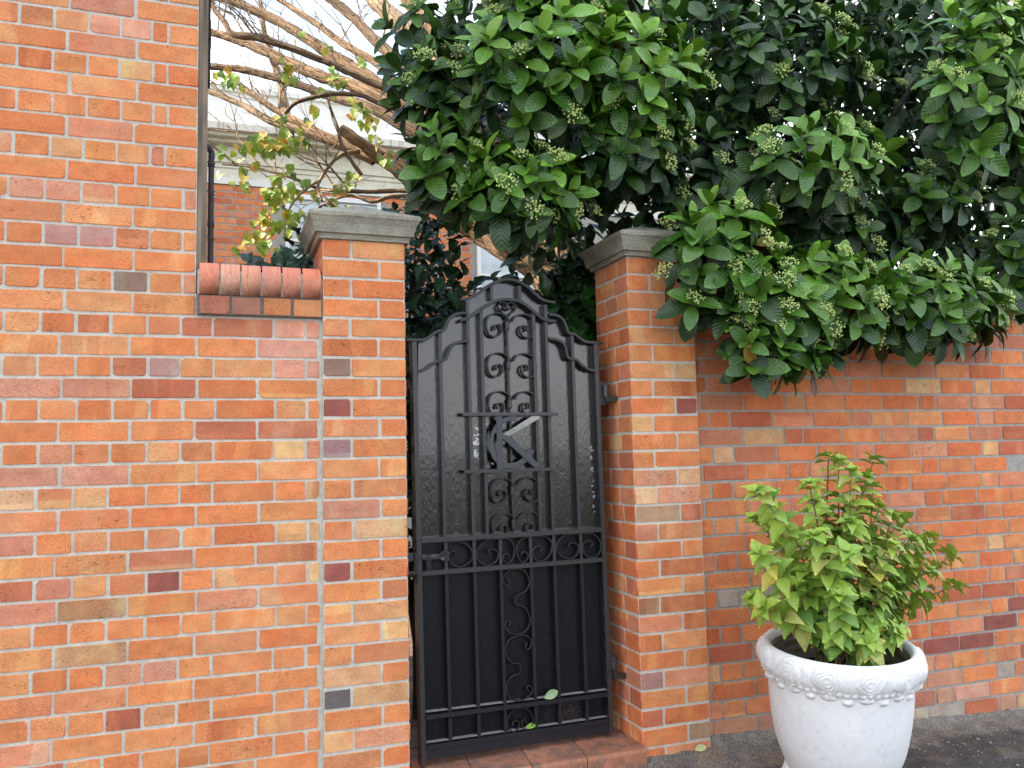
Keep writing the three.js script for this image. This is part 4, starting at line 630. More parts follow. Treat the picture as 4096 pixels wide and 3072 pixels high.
{
  const t = thing('flowering_shrub', 'huge glossy green shrub with pale flower clusters hanging over the right wall and gate', 'shrub');
  const f = new Foliage(t, vibGeos, vibMats), vr = rng(2024), flowers = []; f.keep = (p) => p.x > 1.5 && p.x < 1.86 && p.y < 2.44 && p.z > -0.45 && p.z < 0.3;
  function rosette(p, axis, lit, size, flower) {
    axis = axis.clone().normalize(); const side = V(0.2, 0.1, 1).cross(axis).normalize(), oth = axis.clone().cross(side), base = vr() * 6.28, nP = 4;
    for (let k = 0; k < nP; k++) for (let h = 0; h < 2; h++) {
      const az = base + k * 1.57 + h * Math.PI + rr(-0.3, 0.3, vr), tilt = (flower ? 0.75 : 0.4) + k * 0.36 + rr(-0.15, 0.15, vr), out = side.clone().multiplyScalar(Math.cos(az)).addScaledVector(oth, Math.sin(az));
      const d = axis.clone().multiplyScalar(Math.cos(tilt)).addScaledVector(out, Math.sin(tilt)).add(V(0, -0.12 * k, 0)), up = axis.clone().multiplyScalar(Math.sin(tilt)).addScaledVector(out, -Math.cos(tilt)).add(V(0, 0.15, 0.05));
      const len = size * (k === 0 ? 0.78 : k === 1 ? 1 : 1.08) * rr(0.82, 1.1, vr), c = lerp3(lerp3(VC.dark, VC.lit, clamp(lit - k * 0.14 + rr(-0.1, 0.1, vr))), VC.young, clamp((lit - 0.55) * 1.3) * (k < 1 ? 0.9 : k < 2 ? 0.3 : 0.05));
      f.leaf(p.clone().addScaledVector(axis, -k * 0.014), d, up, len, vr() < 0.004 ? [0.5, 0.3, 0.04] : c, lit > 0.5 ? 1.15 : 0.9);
    }
    if (flower) { const m = new THREE.Mesh(corymbs[Math.floor(vr() * 4)], budMat); m.position.copy(p).addScaledVector(axis, 0.008); m.quaternion.setFromUnitVectors(V(0, 1, 0), axis); m.scale.setScalar(rr(0.9, 1.35, vr)); flowers.push(m); }
  }
  // boughs: centre, half size in x, y, z, number of shoots, how young and bright
  const boughs = [[1.3, 3.05, 0.1, 0.36, 0.3, 0.2, 26, 0.85], [1.68, 3.02, 0.14, 0.36, 0.28, 0.2, 26, 0.9], [1.5, 3.35, 0.05, 0.5, 0.2, 0.2, 22, 0.75], [0.9, 3.0, -0.2, 0.19, 0.17, 0.16, 14, 0.4], [0.95, 2.62, -0.12, 0.21, 0.19, 0.16, 18, 0.55], [1.28, 2.5, 0.0, 0.3, 0.18, 0.17, 24, 0.65], [0.86, 3.28, -0.3, 0.18, 0.22, 0.15, 9, 0.5],
    [2.56, 2.66, 0.32, 0.36, 0.17, 0.14, 16, 0.72], [2.08, 2.2, 0.2, 0.36, 0.27, 0.18, 26, 0.6], [2.5, 2.02, 0.3, 0.46, 0.22, 0.18, 40, 0.66], [3.2, 2.03, 0.28, 0.42, 0.2, 0.17, 30, 0.6], [2.32, 1.8, 0.28, 0.26, 0.12, 0.13, 14, 0.58], [3.55, 3.15, 0.36, 0.36, 0.46, 0.18, 30, 0.85], [3.4, 2.62, 0.14, 0.22, 0.13, 0.14, 9, 0.5], [3.95, 2.35, 0.15, 0.2, 0.25, 0.15, 10, 0.42], [2.3, 2.72, -0.12, 0.42, 0.3, 0.16, 22, 0.3], [2.7, 3.3, 0.0, 0.6, 0.28, 0.16, 26, 0.4], [3.0, 2.5, 0.0, 0.5, 0.22, 0.14, 22, 0.3], [4.3, 3.2, 0.1, 0.5, 0.6, 0.25, 26, 0.6], [1.72, 2.74, 0.06, 0.34, 0.16, 0.14, 16, 0.45], [3.7, 2.1, 0.1, 0.3, 0.16, 0.14, 10, 0.35]];
  for (const [x, y, z, a, b, c, n, lit] of boughs) for (let k = 0; k < n; k++) {
    const th = Math.acos(1 - 1.15 * ((k + 0.5) / n)), ph = k * 2.39996 + x * 7, dx = Math.sin(th) * Math.cos(ph), dy = Math.sin(th) * Math.sin(ph), dz = Math.cos(th), s = rr(0.7, 1.05, vr);
    const p = V(x + dx * a * s, y + dy * b * s, z + dz * c * s), ax = V(dx * 0.75, dy * 0.55 + 0.42, dz * 0.9 + 0.2).add(V(rr(-0.3, 0.3, vr), rr(-0.2, 0.3, vr), rr(-0.2, 0.2, vr)));
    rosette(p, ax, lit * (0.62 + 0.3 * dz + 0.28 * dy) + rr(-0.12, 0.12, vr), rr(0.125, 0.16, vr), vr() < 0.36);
  }
  // the darker depth of the shrub
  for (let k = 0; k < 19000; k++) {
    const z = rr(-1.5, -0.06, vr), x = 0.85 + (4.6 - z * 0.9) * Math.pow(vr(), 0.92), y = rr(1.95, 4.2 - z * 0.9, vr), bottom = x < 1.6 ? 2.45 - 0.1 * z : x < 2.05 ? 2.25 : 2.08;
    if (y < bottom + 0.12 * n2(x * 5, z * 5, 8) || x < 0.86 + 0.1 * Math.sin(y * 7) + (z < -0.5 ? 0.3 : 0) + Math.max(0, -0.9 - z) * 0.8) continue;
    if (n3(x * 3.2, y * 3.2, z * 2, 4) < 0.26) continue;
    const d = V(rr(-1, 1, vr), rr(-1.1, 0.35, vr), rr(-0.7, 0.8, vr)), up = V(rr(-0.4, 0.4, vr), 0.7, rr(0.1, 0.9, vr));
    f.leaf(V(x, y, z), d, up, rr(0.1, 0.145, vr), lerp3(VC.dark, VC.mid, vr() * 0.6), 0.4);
  }
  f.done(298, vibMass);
  for (let k = 0; k < 64; k++) { const m = new THREE.Mesh(corymbs[k % 4], budMat); m.position.set(rr(1.0, 4.1, vr), rr(2.35, 3.5, vr), rr(-0.2, 0.05, vr)); m.quaternion.setFromUnitVectors(V(0, 1, 0), V(rr(-0.4, 0.4, vr), rr(0.3, 1, vr), 0.9).normalize()); m.scale.setScalar(rr(0.9, 1.35, vr)); flowers.push(m); }
  flowers.forEach((m) => { m.name = 'flower_cluster'; t.add(m); });
  const wood = tubeMat([0.045, 0.035, 0.028]);
  for (const [pp, rd] of [[[[2.6, 0, -0.75], [2.55, 1.4, -0.7], [2.3, 2.3, -0.5], [1.7, 2.9, -0.3], [1.2, 3.1, -0.1]], [0.06, 0.05, 0.035, 0.02, 0.01]], [[[2.7, 0, -0.8], [2.8, 1.6, -0.7], [2.6, 2.6, -0.4], [2.2, 3.0, -0.25], [1.9, 3.1, -0.1]], [0.06, 0.05, 0.04, 0.025, 0.012]], [[[2.75, 0, -0.8], [3.0, 1.8, -0.6], [3.3, 2.7, -0.4], [3.5, 3.3, 0.0]], [0.06, 0.045, 0.035, 0.012]], [[[2.65, 0.2, -0.8], [2.7, 1.8, -0.5], [2.5, 2.2, -0.15], [2.4, 2.1, 0.2]], [0.05, 0.035, 0.02, 0.01]], [[[2.3, 2.3, -0.5], [1.8, 2.5, -0.35], [1.3, 2.55, -0.15], [1.0, 2.6, -0.15]], [0.025, 0.02, 0.013, 0.007]], [[[2.9, 1.8, -0.6], [3.1, 2.2, -0.2], [3.3, 2.1, 0.2]], [0.03, 0.02, 0.009]]]) add(t, 'branch', limb(pp, rd, 20, 8), wood);
}
// ---------------------------------------------------------------- dark shrubs inside the garden, round the gate
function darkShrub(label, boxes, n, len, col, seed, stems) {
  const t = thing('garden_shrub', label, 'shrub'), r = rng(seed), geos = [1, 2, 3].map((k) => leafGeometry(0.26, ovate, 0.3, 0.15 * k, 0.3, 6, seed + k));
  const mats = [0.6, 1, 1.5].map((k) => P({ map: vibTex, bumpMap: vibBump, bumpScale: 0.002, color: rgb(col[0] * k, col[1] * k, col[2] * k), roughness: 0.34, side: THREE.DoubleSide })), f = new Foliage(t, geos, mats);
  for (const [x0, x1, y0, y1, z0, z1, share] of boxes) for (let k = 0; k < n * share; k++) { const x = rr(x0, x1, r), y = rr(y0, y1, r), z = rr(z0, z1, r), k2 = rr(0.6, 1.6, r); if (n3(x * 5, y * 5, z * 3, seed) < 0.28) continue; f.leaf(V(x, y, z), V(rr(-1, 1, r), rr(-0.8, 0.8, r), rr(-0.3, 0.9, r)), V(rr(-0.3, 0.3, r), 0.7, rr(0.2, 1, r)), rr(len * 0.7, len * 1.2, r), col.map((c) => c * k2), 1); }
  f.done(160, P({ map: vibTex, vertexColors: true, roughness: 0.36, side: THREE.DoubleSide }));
  const wood = tubeMat([0.05, 0.04, 0.03]); for (const s of stems) add(t, 'stem', limb(s, [0.022, 0.016, 0.009, 0.004], 16, 6), wood);
}
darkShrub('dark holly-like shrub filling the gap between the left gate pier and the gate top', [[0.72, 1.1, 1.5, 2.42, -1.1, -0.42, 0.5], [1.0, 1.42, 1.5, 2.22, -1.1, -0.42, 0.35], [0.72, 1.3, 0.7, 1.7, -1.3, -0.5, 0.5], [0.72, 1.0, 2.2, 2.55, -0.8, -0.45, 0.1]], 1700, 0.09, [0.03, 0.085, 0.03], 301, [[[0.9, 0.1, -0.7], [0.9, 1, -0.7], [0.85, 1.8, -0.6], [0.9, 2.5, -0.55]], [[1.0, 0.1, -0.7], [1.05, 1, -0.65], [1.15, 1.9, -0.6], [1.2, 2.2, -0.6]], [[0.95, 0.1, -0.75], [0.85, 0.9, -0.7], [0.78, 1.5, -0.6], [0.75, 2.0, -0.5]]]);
darkShrub('low dark leafy shrub showing just above the bullnose coping beside the left pier', [[0.08, 0.48, 2.02, 2.26, -0.75, -0.4, 0.8], [0.3, 0.5, 2.2, 2.45, -0.8, -0.5, 0.25]], 240, 0.1, [0.02, 0.06, 0.024], 402, [[[0.3, 0.1, -0.6], [0.3, 1, -0.6], [0.25, 1.8, -0.55], [0.2, 2.2, -0.5]], [[0.35, 0.1, -0.6], [0.4, 1.1, -0.6], [0.4, 1.9, -0.6], [0.42, 2.4, -0.6]]]);
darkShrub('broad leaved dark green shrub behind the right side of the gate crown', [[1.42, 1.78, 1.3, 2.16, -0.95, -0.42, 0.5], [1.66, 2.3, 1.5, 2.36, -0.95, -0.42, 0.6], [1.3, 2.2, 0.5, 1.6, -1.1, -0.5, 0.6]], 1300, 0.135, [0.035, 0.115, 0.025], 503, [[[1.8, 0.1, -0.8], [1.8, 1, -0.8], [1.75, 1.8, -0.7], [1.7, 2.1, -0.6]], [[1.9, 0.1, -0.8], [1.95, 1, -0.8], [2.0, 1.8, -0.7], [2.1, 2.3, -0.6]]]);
// ---------------------------------------------------------------- timber post and drain pipe at the end of the tall wall
const woodC = dataTex(128, 512, (i, j) => { const g = fbm(i / 5, j / 160, 4, 3), k = n2(i / 1.5, j / 60, 9); const m = 0.5 + 0.7 * (g - 0.5) + 0.35 * (k - 0.5), s = sstep(0.55, 0.7, fbm(i / 30, j / 50, 3, 8)); return [m * (1 - 0.25 * s), m * (0.92 - 0.2 * s), m * (0.82 - 0.15 * s)]; });
const woodH = dataTex(128, 512, (i, j) => 0.5 + 0.9 * (fbm(i / 4, j / 200, 4, 3) - 0.5), false);
const postMat = S({ map: rep(woodC, 1.2, 0.6), bumpMap: rep(woodH, 1.2, 0.6), bumpScale: 0.004, roughness: 0.9, color: rgb(0.4, 0.33, 0.26) });
const postDark = S({ map: rep(woodC, 1, 0.6), roughness: 0.9, color: rgb(0.06, 0.045, 0.035) });
{
  const t = thing('timber_post', 'weathered grey brown timber post standing against the right edge of the tall wall', 'post', [-0.074, 0, -0.03]);
  add(t, 'board', box(-0.017, 0.017, 2.0, 4.2, -0.025, 0.02, 1), postMat); add(t, 'backing_board', box(-0.016, 0.0115, 2.0, 2.62, -0.07, -0.0255, 1), postDark);
  for (let k = 0; k < 16; k++) add(t, 'shingle_end', box(-0.016, 0.024 + (k % 3) * 0.0015, 2.86 + k * 0.085, 2.938 + k * 0.085, -0.11, -0.0255, 2), postDark);
}
{
  const t = thing('drain_pipe', 'thin rusty black drain pipe with wire ties beside the timber post', 'pipe', [-0.043, 0, -0.15]), m = S({ color: rgb(0.045, 0.032, 0.032), roughness: 0.55, bumpMap: ironH, bumpScale: 0.002 });
  add(t, 'pipe', new THREE.CylinderGeometry(0.0115, 0.0115, 0.62, 14).translate(0, 2.27, 0), m); add(t, 'elbow', limb([[0, 2.57, 0], [0, 2.6, 0], [-0.012, 2.615, 0.01], [-0.03, 2.618, 0.02]], [0.0125, 0.0125, 0.0125, 0.0125], 12, 12, 0), m);
  for (const y of [2.13, 2.3, 2.55]) add(t, 'coupling', new THREE.CylinderGeometry(0.014, 0.014, 0.02, 14).translate(0, y, 0), m);
  for (const [y, dy] of [[2.625, 0.004], [2.545, -0.004], [2.42, 0.002], [2.43, -0.003], [2.24, 0.003]]) add(t, 'wire', limb([[-0.05, y, 0.12], [-0.02, y + dy, 0.05], [0.018, y - dy, 0.016]], [0.0022, 0.002, 0.0016], 8, 5, 0), m);
}

// ---------------------------------------------------------------- old branching tree in the garden
const barkC = dataTex(512, 512, (i, j) => { const w = 3 * fbmp(i / 128, j / 128, 4, 3, 7), f = fbmp(i / 12.8 + w, j / 64, 40, 4, 3), c = Math.abs(n2p(i / 16 + w, j / 51.2, 32, 9) - 0.5), m = 0.6 + 0.6 * (f - 0.5) - 0.25 * (1 - sstep(0, 0.09, c)); return [m, m * 0.93, m * 0.84]; });
const barkH = dataTex(512, 512, (i, j) => { const w = 3 * fbmp(i / 128, j / 128, 4, 3, 7), f = fbmp(i / 12.8 + w, j / 64, 40, 4, 3), c = Math.abs(n2p(i / 16 + w, j / 51.2, 32, 9) - 0.5); return 0.5 + 0.5 * (f - 0.5) - 0.45 * (1 - sstep(0, 0.1, c)); }, false);
const barkMats = [[0.46, 0.3, 0.18], [0.33, 0.22, 0.14], [0.58, 0.43, 0.29]].map((c) => S({ map: barkC, bumpMap: barkH, bumpScale: 0.03, roughness: 0.95, color: rgb(...c) }));
{
  const t = thing('leaning_tree', 'old half bare tree with thick leaning limbs and a few yellow green leaves', 'tree', [0, 0, 0]), tr = rng(808);
  const trunk = [[2.55, 0.05, -1.9], [2.5, 0.9, -1.9], [2.4, 1.7, -1.88], [2.25, 2.35, -1.9], [2.16, 2.66, -2.08], [2.01, 2.85, -2.25], [1.91, 3.0, -2.43], [1.74, 3.14, -2.6], [1.51, 3.32, -2.65]];
  add(t, 'trunk', limb(trunk, [0.24, 0.2, 0.18, 0.17, 0.15, 0.14, 0.135, 0.13, 0.12], 60, 22, 0.16), barkMats[0]);
  // every limb: points, radii, bark
  const limbs = [[[[2.3, 2.2, -1.9], [2.31, 2.74, -2.05], [2.34, 2.96, -2.2], [2.2, 3.4, -2.35], [1.9, 3.9, -2.45]], [0.16, 0.14, 0.13, 0.13, 0.13], 0],
    [[[1.6, 3.25, -2.6], [1.17, 3.59, -2.73], [0.96, 3.76, -2.97], [0.85, 3.82, -3.08]], [0.12, 0.1, 0.085, 0.075], 0], [[[0.95, 3.75, -3.0], [0.62, 3.92, -3.2], [0.36, 4.06, -3.4], [0.15, 4.25, -3.6], [-0.25, 4.52, -3.95]], [0.06, 0.045, 0.036, 0.03, 0.022], 2],
    [[[1.75, 3.55, -2.55], [1.33, 4.06, -2.8], [1.1, 4.38, -3.08], [0.88, 4.64, -3.36], [0.66, 4.92, -3.64], [0.39, 5.2, -3.92], [-0.2, 5.55, -4.25]], [0.085, 0.078, 0.066, 0.062, 0.058, 0.05, 0.04], 0], [[[1.6, 3.8, -2.6], [1.33, 4.12, -2.8], [1.22, 4.54, -3.2], [0.98, 4.89, -3.6], [0.77, 5.26, -4], [0.4, 5.75, -4.5]], [0.06, 0.052, 0.043, 0.04, 0.035, 0.028], 0],
    [[[1.55, 3.6, -2.1], [1.3, 3.98, -2.2], [1.15, 4.25, -2.4], [1.05, 4.46, -2.6], [0.93, 4.71, -2.8], [0.68, 5.05, -3.05]], [0.065, 0.06, 0.055, 0.052, 0.05, 0.045], 1], [[[1.9, 3.6, -2.3], [1.68, 4.0, -2.4], [1.5, 4.48, -2.73], [1.31, 4.89, -3.07], [1.1, 5.4, -3.5]], [0.125, 0.12, 0.108, 0.1, 0.09], 2], [[[1.98, 3.7, -2.4], [1.79, 4.13, -2.5], [1.62, 4.62, -2.8], [1.49, 5.02, -3.1], [1.4, 5.5, -3.5]], [0.12, 0.115, 0.1, 0.09, 0.08], 0],
    [[[1.5, 3.62, -1.95], [1.15, 3.78, -2], [0.93, 3.89, -2.1], [0.68, 4.03, -2.2], [0.43, 4.15, -2.3], [0.22, 4.24, -2.4], [0.06, 4.29, -2.5], [0, 4.43, -2.6], [-0.07, 4.57, -2.7], [-0.09, 4.8, -2.8]], [0.04, 0.036, 0.034, 0.032, 0.031, 0.034, 0.036, 0.027, 0.022, 0.02], 1],
    [[[1.6, 3.55, -2.4], [1.28, 3.81, -2.6], [1.05, 4.03, -2.83], [0.91, 4.16, -3.07], [0.75, 4.3, -3.3], [0.44, 4.48, -3.53], [0.15, 4.63, -3.77], [-0.25, 4.74, -4.05]], [0.07, 0.062, 0.055, 0.05, 0.045, 0.042, 0.04, 0.034], 1], [[[1.6, 3.7, -2.6], [1.19, 4.12, -2.9], [0.98, 4.34, -3.17], [0.8, 4.49, -3.43], [0.58, 4.69, -3.7], [0.35, 4.91, -3.97], [0.16, 5.1, -4.23], [-0.25, 5.36, -4.6]], [0.07, 0.064, 0.062, 0.065, 0.062, 0.058, 0.05, 0.042], 0],
    [[[1.35, 3.5, -1.8], [1.08, 3.58, -1.8], [0.94, 3.65, -1.87], [0.85, 3.71, -1.93], [0.7, 3.73, -2], [0.59, 3.73, -2.07], [0.45, 3.69, -2.13], [0.39, 3.64, -2.2]], [0.026, 0.024, 0.022, 0.02, 0.02, 0.02, 0.018, 0.014], 1], [[[1.1, 3.62, -2.85], [0.83, 3.79, -3.0], [0.62, 3.98, -3.23], [0.46, 4.15, -3.45], [0.3, 4.34, -3.68], [0.05, 4.66, -4]], [0.055, 0.05, 0.04, 0.034, 0.03, 0.024], 0],
    [[[0.52, 4.0, -3.5], [0.49, 4.4, -3.78], [0.47, 4.65, -3.96], [0.36, 5.11, -4.14], [0.33, 5.45, -4.32], [0.3, 5.9, -4.6]], [0.05, 0.048, 0.04, 0.03, 0.025, 0.02], 2], [[[0.86, 3.2, -2.0], [0.74, 3.38, -2], [0.71, 3.52, -2.03], [0.67, 3.66, -2.07], [0.65, 3.75, -2.1]], [0.018, 0.017, 0.014, 0.012, 0.01], 1],
    [[[1.75, 3.16, -2.3], [1.53, 3.21, -2.2], [1.36, 3.24, -2.3], [1.22, 3.25, -2.4], [0.94, 3.25, -2.5], [0.66, 3.28, -2.6], [0.46, 3.36, -2.65], [0.21, 3.47, -2.83], [0, 3.53, -3]], [0.027, 0.024, 0.022, 0.022, 0.019, 0.016, 0.013, 0.01, 0.008], 1], [[[0.95, 3.6, -2.65], [0.81, 3.54, -2.6], [0.7, 3.4, -2.52], [0.65, 3.3, -2.45], [0.62, 3.21, -2.37], [0.64, 3.1, -2.3]], [0.024, 0.02, 0.018, 0.016, 0.014, 0.011], 2], [[[1.5, 3.2, -2.35], [1.12, 3.17, -2.3], [1.0, 3.14, -2.37], [0.86, 3.2, -2.45], [0.71, 3.16, -2.52], [0.6, 3.1, -2.6]], [0.025, 0.022, 0.02, 0.015, 0.012, 0.009], 2], [[[0.65, 3.3, -2.45], [0.5, 3.16, -2.42], [0.42, 3.02, -2.4], [0.4, 2.86, -2.38]], [0.012, 0.01, 0.008, 0.006], 2]];
  const curves = limbs.map(([pp, r0, b], li) => { const rd = r0.map((r) => r * (li ? 0.76 : 1)); add(t, 'branch', limb(pp, rd, pp.length * 7, 12, 0.17), barkMats[b]); return new THREE.CatmullRomCurve3(pp.map((p) => V(...p)), false, 'centripetal'); });
  // cut stub
  add(t, 'branch_stub', limb([[1.1, 3.55, -2.6], [0.95, 3.66, -2.62], [0.82, 3.76, -2.66]], [0.05, 0.042, 0.038], 14, 10, 0.16), barkMats[0]);
  // bare twigs
  const tw = [], grow = (p, d, len, r, depth) => { const q = p.clone().addScaledVector(d, len * 0.5).add(V(rr(-0.03, 0.03, tr), rr(-0.02, 0.05, tr), rr(-0.02, 0.02, tr))), e = q.clone().addScaledVector(d.clone().add(V(rr(-0.4, 0.4, tr), rr(-0.2, 0.5, tr), rr(-0.2, 0.2, tr))).normalize(), len * 0.5); tw.push(limb([p, q, e], [r, r * 0.7, r * 0.4], 6, 4, 0.1)); if (depth) for (let k = 0; k < 2 + (tr() < 0.5 ? 1 : 0); k++) grow(p.clone().lerp(e, rr(0.4, 1, tr)), d.clone().add(V(rr(-0.9, 0.9, tr), rr(-0.5, 0.8, tr), rr(-0.5, 0.5, tr))).normalize(), len * rr(0.45, 0.75, tr), r * 0.55, depth - 1); };
  for (const ci of [3, 4, 5, 8, 9, 10, 12, 13, 2, 15, 16]) for (let k = 0; k < 6; k++) { const c = curves[ci], u = rr(0.3, 0.98, tr); grow(c.getPointAt(u), c.getTangentAt(u).add(V(rr(-0.7, 0.7, tr), rr(-0.2, 1.3, tr), rr(-0.6, 0.6, tr))).normalize(), rr(0.25, 0.6, tr), rr(0.005, 0.011, tr), 2); }
  stuff(add(t, 'twigs', mergeGeometries(tw), barkMats[2]));
  // leaves
  const geos = [1, 2, 3].map((k) => leafGeometry(0.42, heartP, 0.15, 0.1 + 0.12 * k, 0.16, 6, 60 + k)), cols = [[0.42, 0.62, 0.07], [0.62, 0.72, 0.08], [0.85, 0.66, 0.06], [0.9, 0.5, 0.05], [0.2, 0.36, 0.08]];
  const f = new Foliage(t, geos, cols.map((c) => P({ map: softTex, color: rgb(...c), roughness: 0.55, transmission: 0.4, thickness: 0, side: THREE.DoubleSide })));
  const spots = [[0, 4.26, -3, 5], [0.06, 4.21, -3, 5], [0.09, 4.17, -3, 4], [0.42, 4.06, -2.4, 7], [0.43, 4.01, -2.4, 4], [0.45, 4.23, -2.3, 2], [0.65, 4.21, -2.3, 2], [0.69, 4.18, -2.3, 2], [0.72, 3.95, -2.2, 5], [0.76, 3.93, -2.2, 4], [0.67, 3.85, -2.2, 4], [0.61, 3.83, -2.2, 3], [0.88, 3.85, -2.4, 6], [0.96, 3.84, -2.4, 6], [0.87, 3.76, -2.4, 5], [1, 3.73, -2.4, 5], [0.39, 3.77, -2.6, 5], [0.43, 3.66, -2.6, 6], [0.6, 3.85, -2.6, 3], [0.56, 3.78, -2.6, 3], [0.18, 3.55, -2.5, 4], [0.25, 3.56, -2.5, 5], [0.42, 3.56, -2.5, 5], [0.3, 3.52, -2.5, 5], [0.92, 4.18, -2.4, 3], [1.09, 4.17, -2.4, 3], [0.02, 3.5, -2.6, 4], [0.12, 3.49, -2.56, 4], [0.17, 3.42, -2.55, 5], [0.21, 3.56, -2.53, 5], [0.27, 3.48, -2.49, 6], [0.35, 3.5, -2.47, 6], [0.4, 3.52, -2.45, 5], [0.45, 3.59, -2.44, 5], [0.52, 3.54, -2.42, 5], [0.02, 3.29, -2.5, 2], [0.1, 3.24, -2.49, 3], [0.17, 3.24, -2.48, 3], [0.36, 3.29, -2.47, 5], [0.43, 3.36, -2.46, 5], [0.38, 3.21, -2.45, 6], [0.29, 3.17, -2.44, 4], [0.31, 3.11, -2.43, 5], [0.33, 3.2, -2.42, 5], [0.39, 3.13, -2.4, 6], [0.25, 3.01, -2.5, 6], [0.31, 3.03, -2.48, 7], [0.38, 3.07, -2.47, 7], [0.33, 2.94, -2.45, 7], [0.22, 2.93, -2.44, 5], [0.19, 2.86, -2.42, 5], [0.24, 2.83, -2.41, 6], [0.43, 2.98, -2.39, 6], [0.52, 3.01, -2.38, 5], [0.47, 2.93, -2.36, 5], [0.13, 2.88, -2.35, 1], [0.09, 2.76, -2.33, 2], [0.27, 2.75, -2.32, 4], [0.37, 2.73, -2.3, 4], [0.51, 3.22, -2.5, 5], [0.54, 3.27, -2.45, 4], [0.6, 3.18, -2.4, 4], [0.84, 3.36, -2.5, 4], [0.79, 3.26, -2.42, 4], [0.88, 3.29, -2.38, 4], [0.76, 3.09, -2.34, 4], [1.1, 3.5, -2.4, 5], [1.05, 3.62, -2.4, 4]];
  for (const [x, y, z, n] of spots) for (let k = 0; k < n; k++) { const c = tr(); f.leaf(V(x + rr(-0.05, 0.05, tr), y + rr(-0.045, 0.045, tr), z + rr(-0.05, 0.05, tr)), V(rr(-0.7, 0.7, tr), rr(-1.3, -0.1, tr), rr(-0.2, 0.7, tr)), V(rr(-0.5, 0.5, tr), 0.5, rr(0.2, 1, tr)), rr(0.05, 0.085, tr), cols[c < 0.36 ? 0 : c < 0.64 ? 1 : c < 0.82 ? 2 : c < 0.88 ? 3 : 4]); }
  f.done(298, P({ map: softTex, vertexColors: true, roughness: 0.55, transmission: 0.4, thickness: 0, side: THREE.DoubleSide }));
}

// ---------------------------------------------------------------- house across the garden: brick below a cream frieze, white parapet above
{
  const t = thing('background_house', 'single storey brick house with white parapet and cream frieze behind the tree', 'house', [0, 0, -7.4]);
  const plaster = S({ map: dataTex(512, 256, (i, j) => { const m = 0.84 + 0.14 * (fbmp(i / 64, j / 32, 8, 5, 3) - 0.5), d = sstep(0.55, 0.8, fbmp(i / 64, j / 8, 8, 4, 9)) * 0.07; return [m - d, m - d * 1.02, m * 0.97 - d]; }), roughness: 0.9, color: rgb(0.9, 0.88, 0.83) });
  const stained = S({ map: dataTex(512, 128, (i, j) => { const st = sstep(0.45, 0.85, fbmp(i / 16, j / 90, 32, 4, 9) + 0.3 * (j / 128 - 0.5)) * 0.5 * (0.6 + 0.8 * n2(i / 3, j / 20, 4)), m = 0.8 * (1 - st); return [m, m * 0.97, m * 0.9]; }), roughness: 0.95, color: rgb(0.82, 0.79, 0.72) });
  const cream = S({ map: mortarC, roughness: 0.85, color: rgb(0.86, 0.83, 0.68) });
  add(t, 'parapet', box(-6, 9, 5.47, 6.0, -0.3, 0.05, 0.4), plaster); add(t, 'parapet_coping', box(-6, 9, 5.97, 6.03, -0.33, 0.09, 0.4), plaster);
  add(t, 'cornice', box(-6, 9, 5.385, 5.468, -0.3, 0.3, 0.8), stained); add(t, 'cornice_mould', box(-6, 9, 5.335, 5.383, -0.3, 0.22, 0.8), cream); add(t, 'soffit_mould', box(-6, 9, 5.29, 5.333, -0.3, 0.13, 0.8), cream);
  add(t, 'frieze', box(-6, 9, 4.79, 5.288, -0.3, 0.01, 0.8), cream); add(t, 'frieze_mould', box(-6, 9, 5.06, 5.1, 0.0105, 0.035, 0.8), cream); add(t, 'frieze_mould', box(-6, 9, 4.995, 5.02, 0.0105, 0.025, 0.8), cream);
  add(t, 'frieze_band', box(-6, 9, 4.785, 4.87, 0.0105, 0.022, 0.8), plaster);
  add(t, 'wall_core', box(-6, 9, 0, 4.788, -0.3, -0.005), mortarGrey);
  const w = new Wall(t, { pal: PALR, gap: 0.013 }), F = { o: [0, 0, 0] }, wins = [[0.76, 1.98, 2.6, 4.72], [3.3, 4.3, 2.6, 4.4]];
  for (let i = 0; i < 22; i++) { const y1 = 4.782 - i * 0.0835, odd = i & 1, L = odd ? 0.122 : 0.24; for (let x = -0.6 + (odd ? 0.03 : 0); x < 4.5; x += L) { if (wins.some(([a, b, c, d]) => x + L > a - 0.02 && x < b + 0.02 && y1 - 0.04 < d && y1 > c)) continue; if (i > 12 && (x > 3.4 || (i & 1))) { if (i > 15) continue; } w.brick(F, x, x + L, y1 - 0.0835, y1, {}); } }
  w.done(298);
  const frame = S({ color: rgb(0.78, 0.77, 0.72), roughness: 0.5 }), glass = P({ color: rgb(0.9, 0.95, 0.95), roughness: 0.06, transmission: 0.6, thickness: 0, metalness: 0.1 }), room = S({ color: rgb(0.05, 0.05, 0.055), roughness: 0.9 });
  for (const [a, b, c, d] of wins) {
    const win = new THREE.Group(); win.name = 'window'; t.add(win); const n = a < 2 ? 2 : 1, wd = (b - a) / n;
    add(win, 'dark_room', box(a, b, c, d, -0.004, -0.002), room);
    for (let k = 0; k < n; k++) { const x0 = a + k * wd; for (const [p, q, r, s] of [[x0, x0 + 0.05, c, d], [x0 + wd - 0.05, x0 + wd, c, d], [x0 + 0.05, x0 + wd - 0.05, d - 0.06, d], [x0 + 0.05, x0 + wd - 0.05, c, c + 0.06], [x0 + 0.05, x0 + wd - 0.05, d - 0.62, d - 0.585]]) add(win, 'frame', box(p, q, r, s, 0.0, 0.055), frame); add(win, 'pane', box(x0 + 0.051, x0 + wd - 0.051, d - 0.584, d - 0.061, 0.012, 0.016), glass); add(win, 'pane', box(x0 + 0.051, x0 + wd - 0.051, c + 0.061, d - 0.621, 0.012, 0.016), glass); }
  }
}

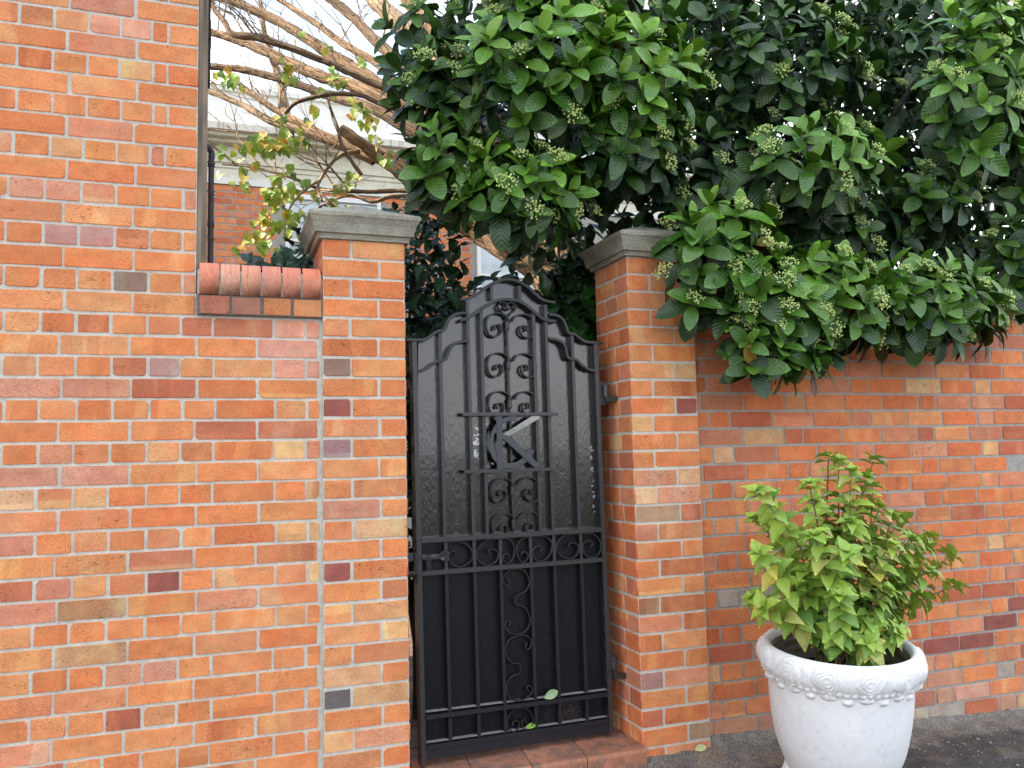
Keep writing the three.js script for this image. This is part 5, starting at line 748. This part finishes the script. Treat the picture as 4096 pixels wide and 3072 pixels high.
// ---------------------------------------------------------------- small things
{
  const pale = P({ map: vibTex, color: rgb(0.5, 0.68, 0.36), roughness: 0.6, transmission: 0.2, thickness: 0, side: THREE.DoubleSide });
  const place = (name, label, p, d, up, len, m, g = vibGeos[1]) => { const o = add(scene, name, g, m); leafMatrix(V(...p), V(...d), V(...up), len).decompose(o.position, o.quaternion, o.scale); tag(o, label, 'leaf'); };
  const gp = (x, y, z) => gate.localToWorld(V(x, y, z)).toArray(); gate.updateMatrixWorld(true);
  place('fallen_leaf', 'pale green fallen leaf lying on the lower rail of the gate', gp(-0.315, 0.163, 0.004), [0.9, 0.38, 0.1], [-0.2, 0.3, 0.9], 0.07, pale);
  place('fallen_leaf', 'small green leaf caught in the round scroll at the foot of the gate', gp(-0.4, 0.048, -0.006), [0.8, 0.3, 0.2], [-0.2, 0.6, 0.6], 0.045, vibMats[5]);
  place('fallen_leaf', 'yellowish fallen leaf at the front foot of the right gate pier', [1.96, groundY(1.96, 0.06) + 0.012, 0.062], [1, 0.25, 0.1], [0, 0.7, 0.7], 0.06, P({ map: vibTex, color: rgb(0.7, 0.72, 0.34), roughness: 0.6, side: THREE.DoubleSide }));
  place('fallen_leaf', 'dry tan leaf on the path tiles seen through the gap beside the gate', [0.86, 0.105, -0.72], [1, 0.1, 0.3], [0, 1, 0.3], 0.09, P({ map: vibTex, color: rgb(0.6, 0.42, 0.2), roughness: 0.7, side: THREE.DoubleSide }));
  const wd = thing('weed', 'tiny green weed sprouting at the foot of the terracotta step', 'weed', [1.57, 0.0, 0.1]), wg = leafGeometry(0.3, ovate, 0.2, 0.3, 0.05, 5, 99), wm = S({ color: rgb(0.22, 0.42, 0.08), roughness: 0.6, side: THREE.DoubleSide });
  for (let k = 0; k < 6; k++) { const o = add(wd, 'leaf', wg, wm); leafMatrix(V(0, 0.01, 0), V(Math.cos(k * 1.1), 1.1 - 0.1 * k, Math.sin(k * 1.1) * 0.6 + 0.2), V(-Math.cos(k * 1.1), 0.6, 0.3), 0.03 + 0.004 * k).decompose(o.position, o.quaternion, o.scale); }
}
renderer.render(scene, camera);
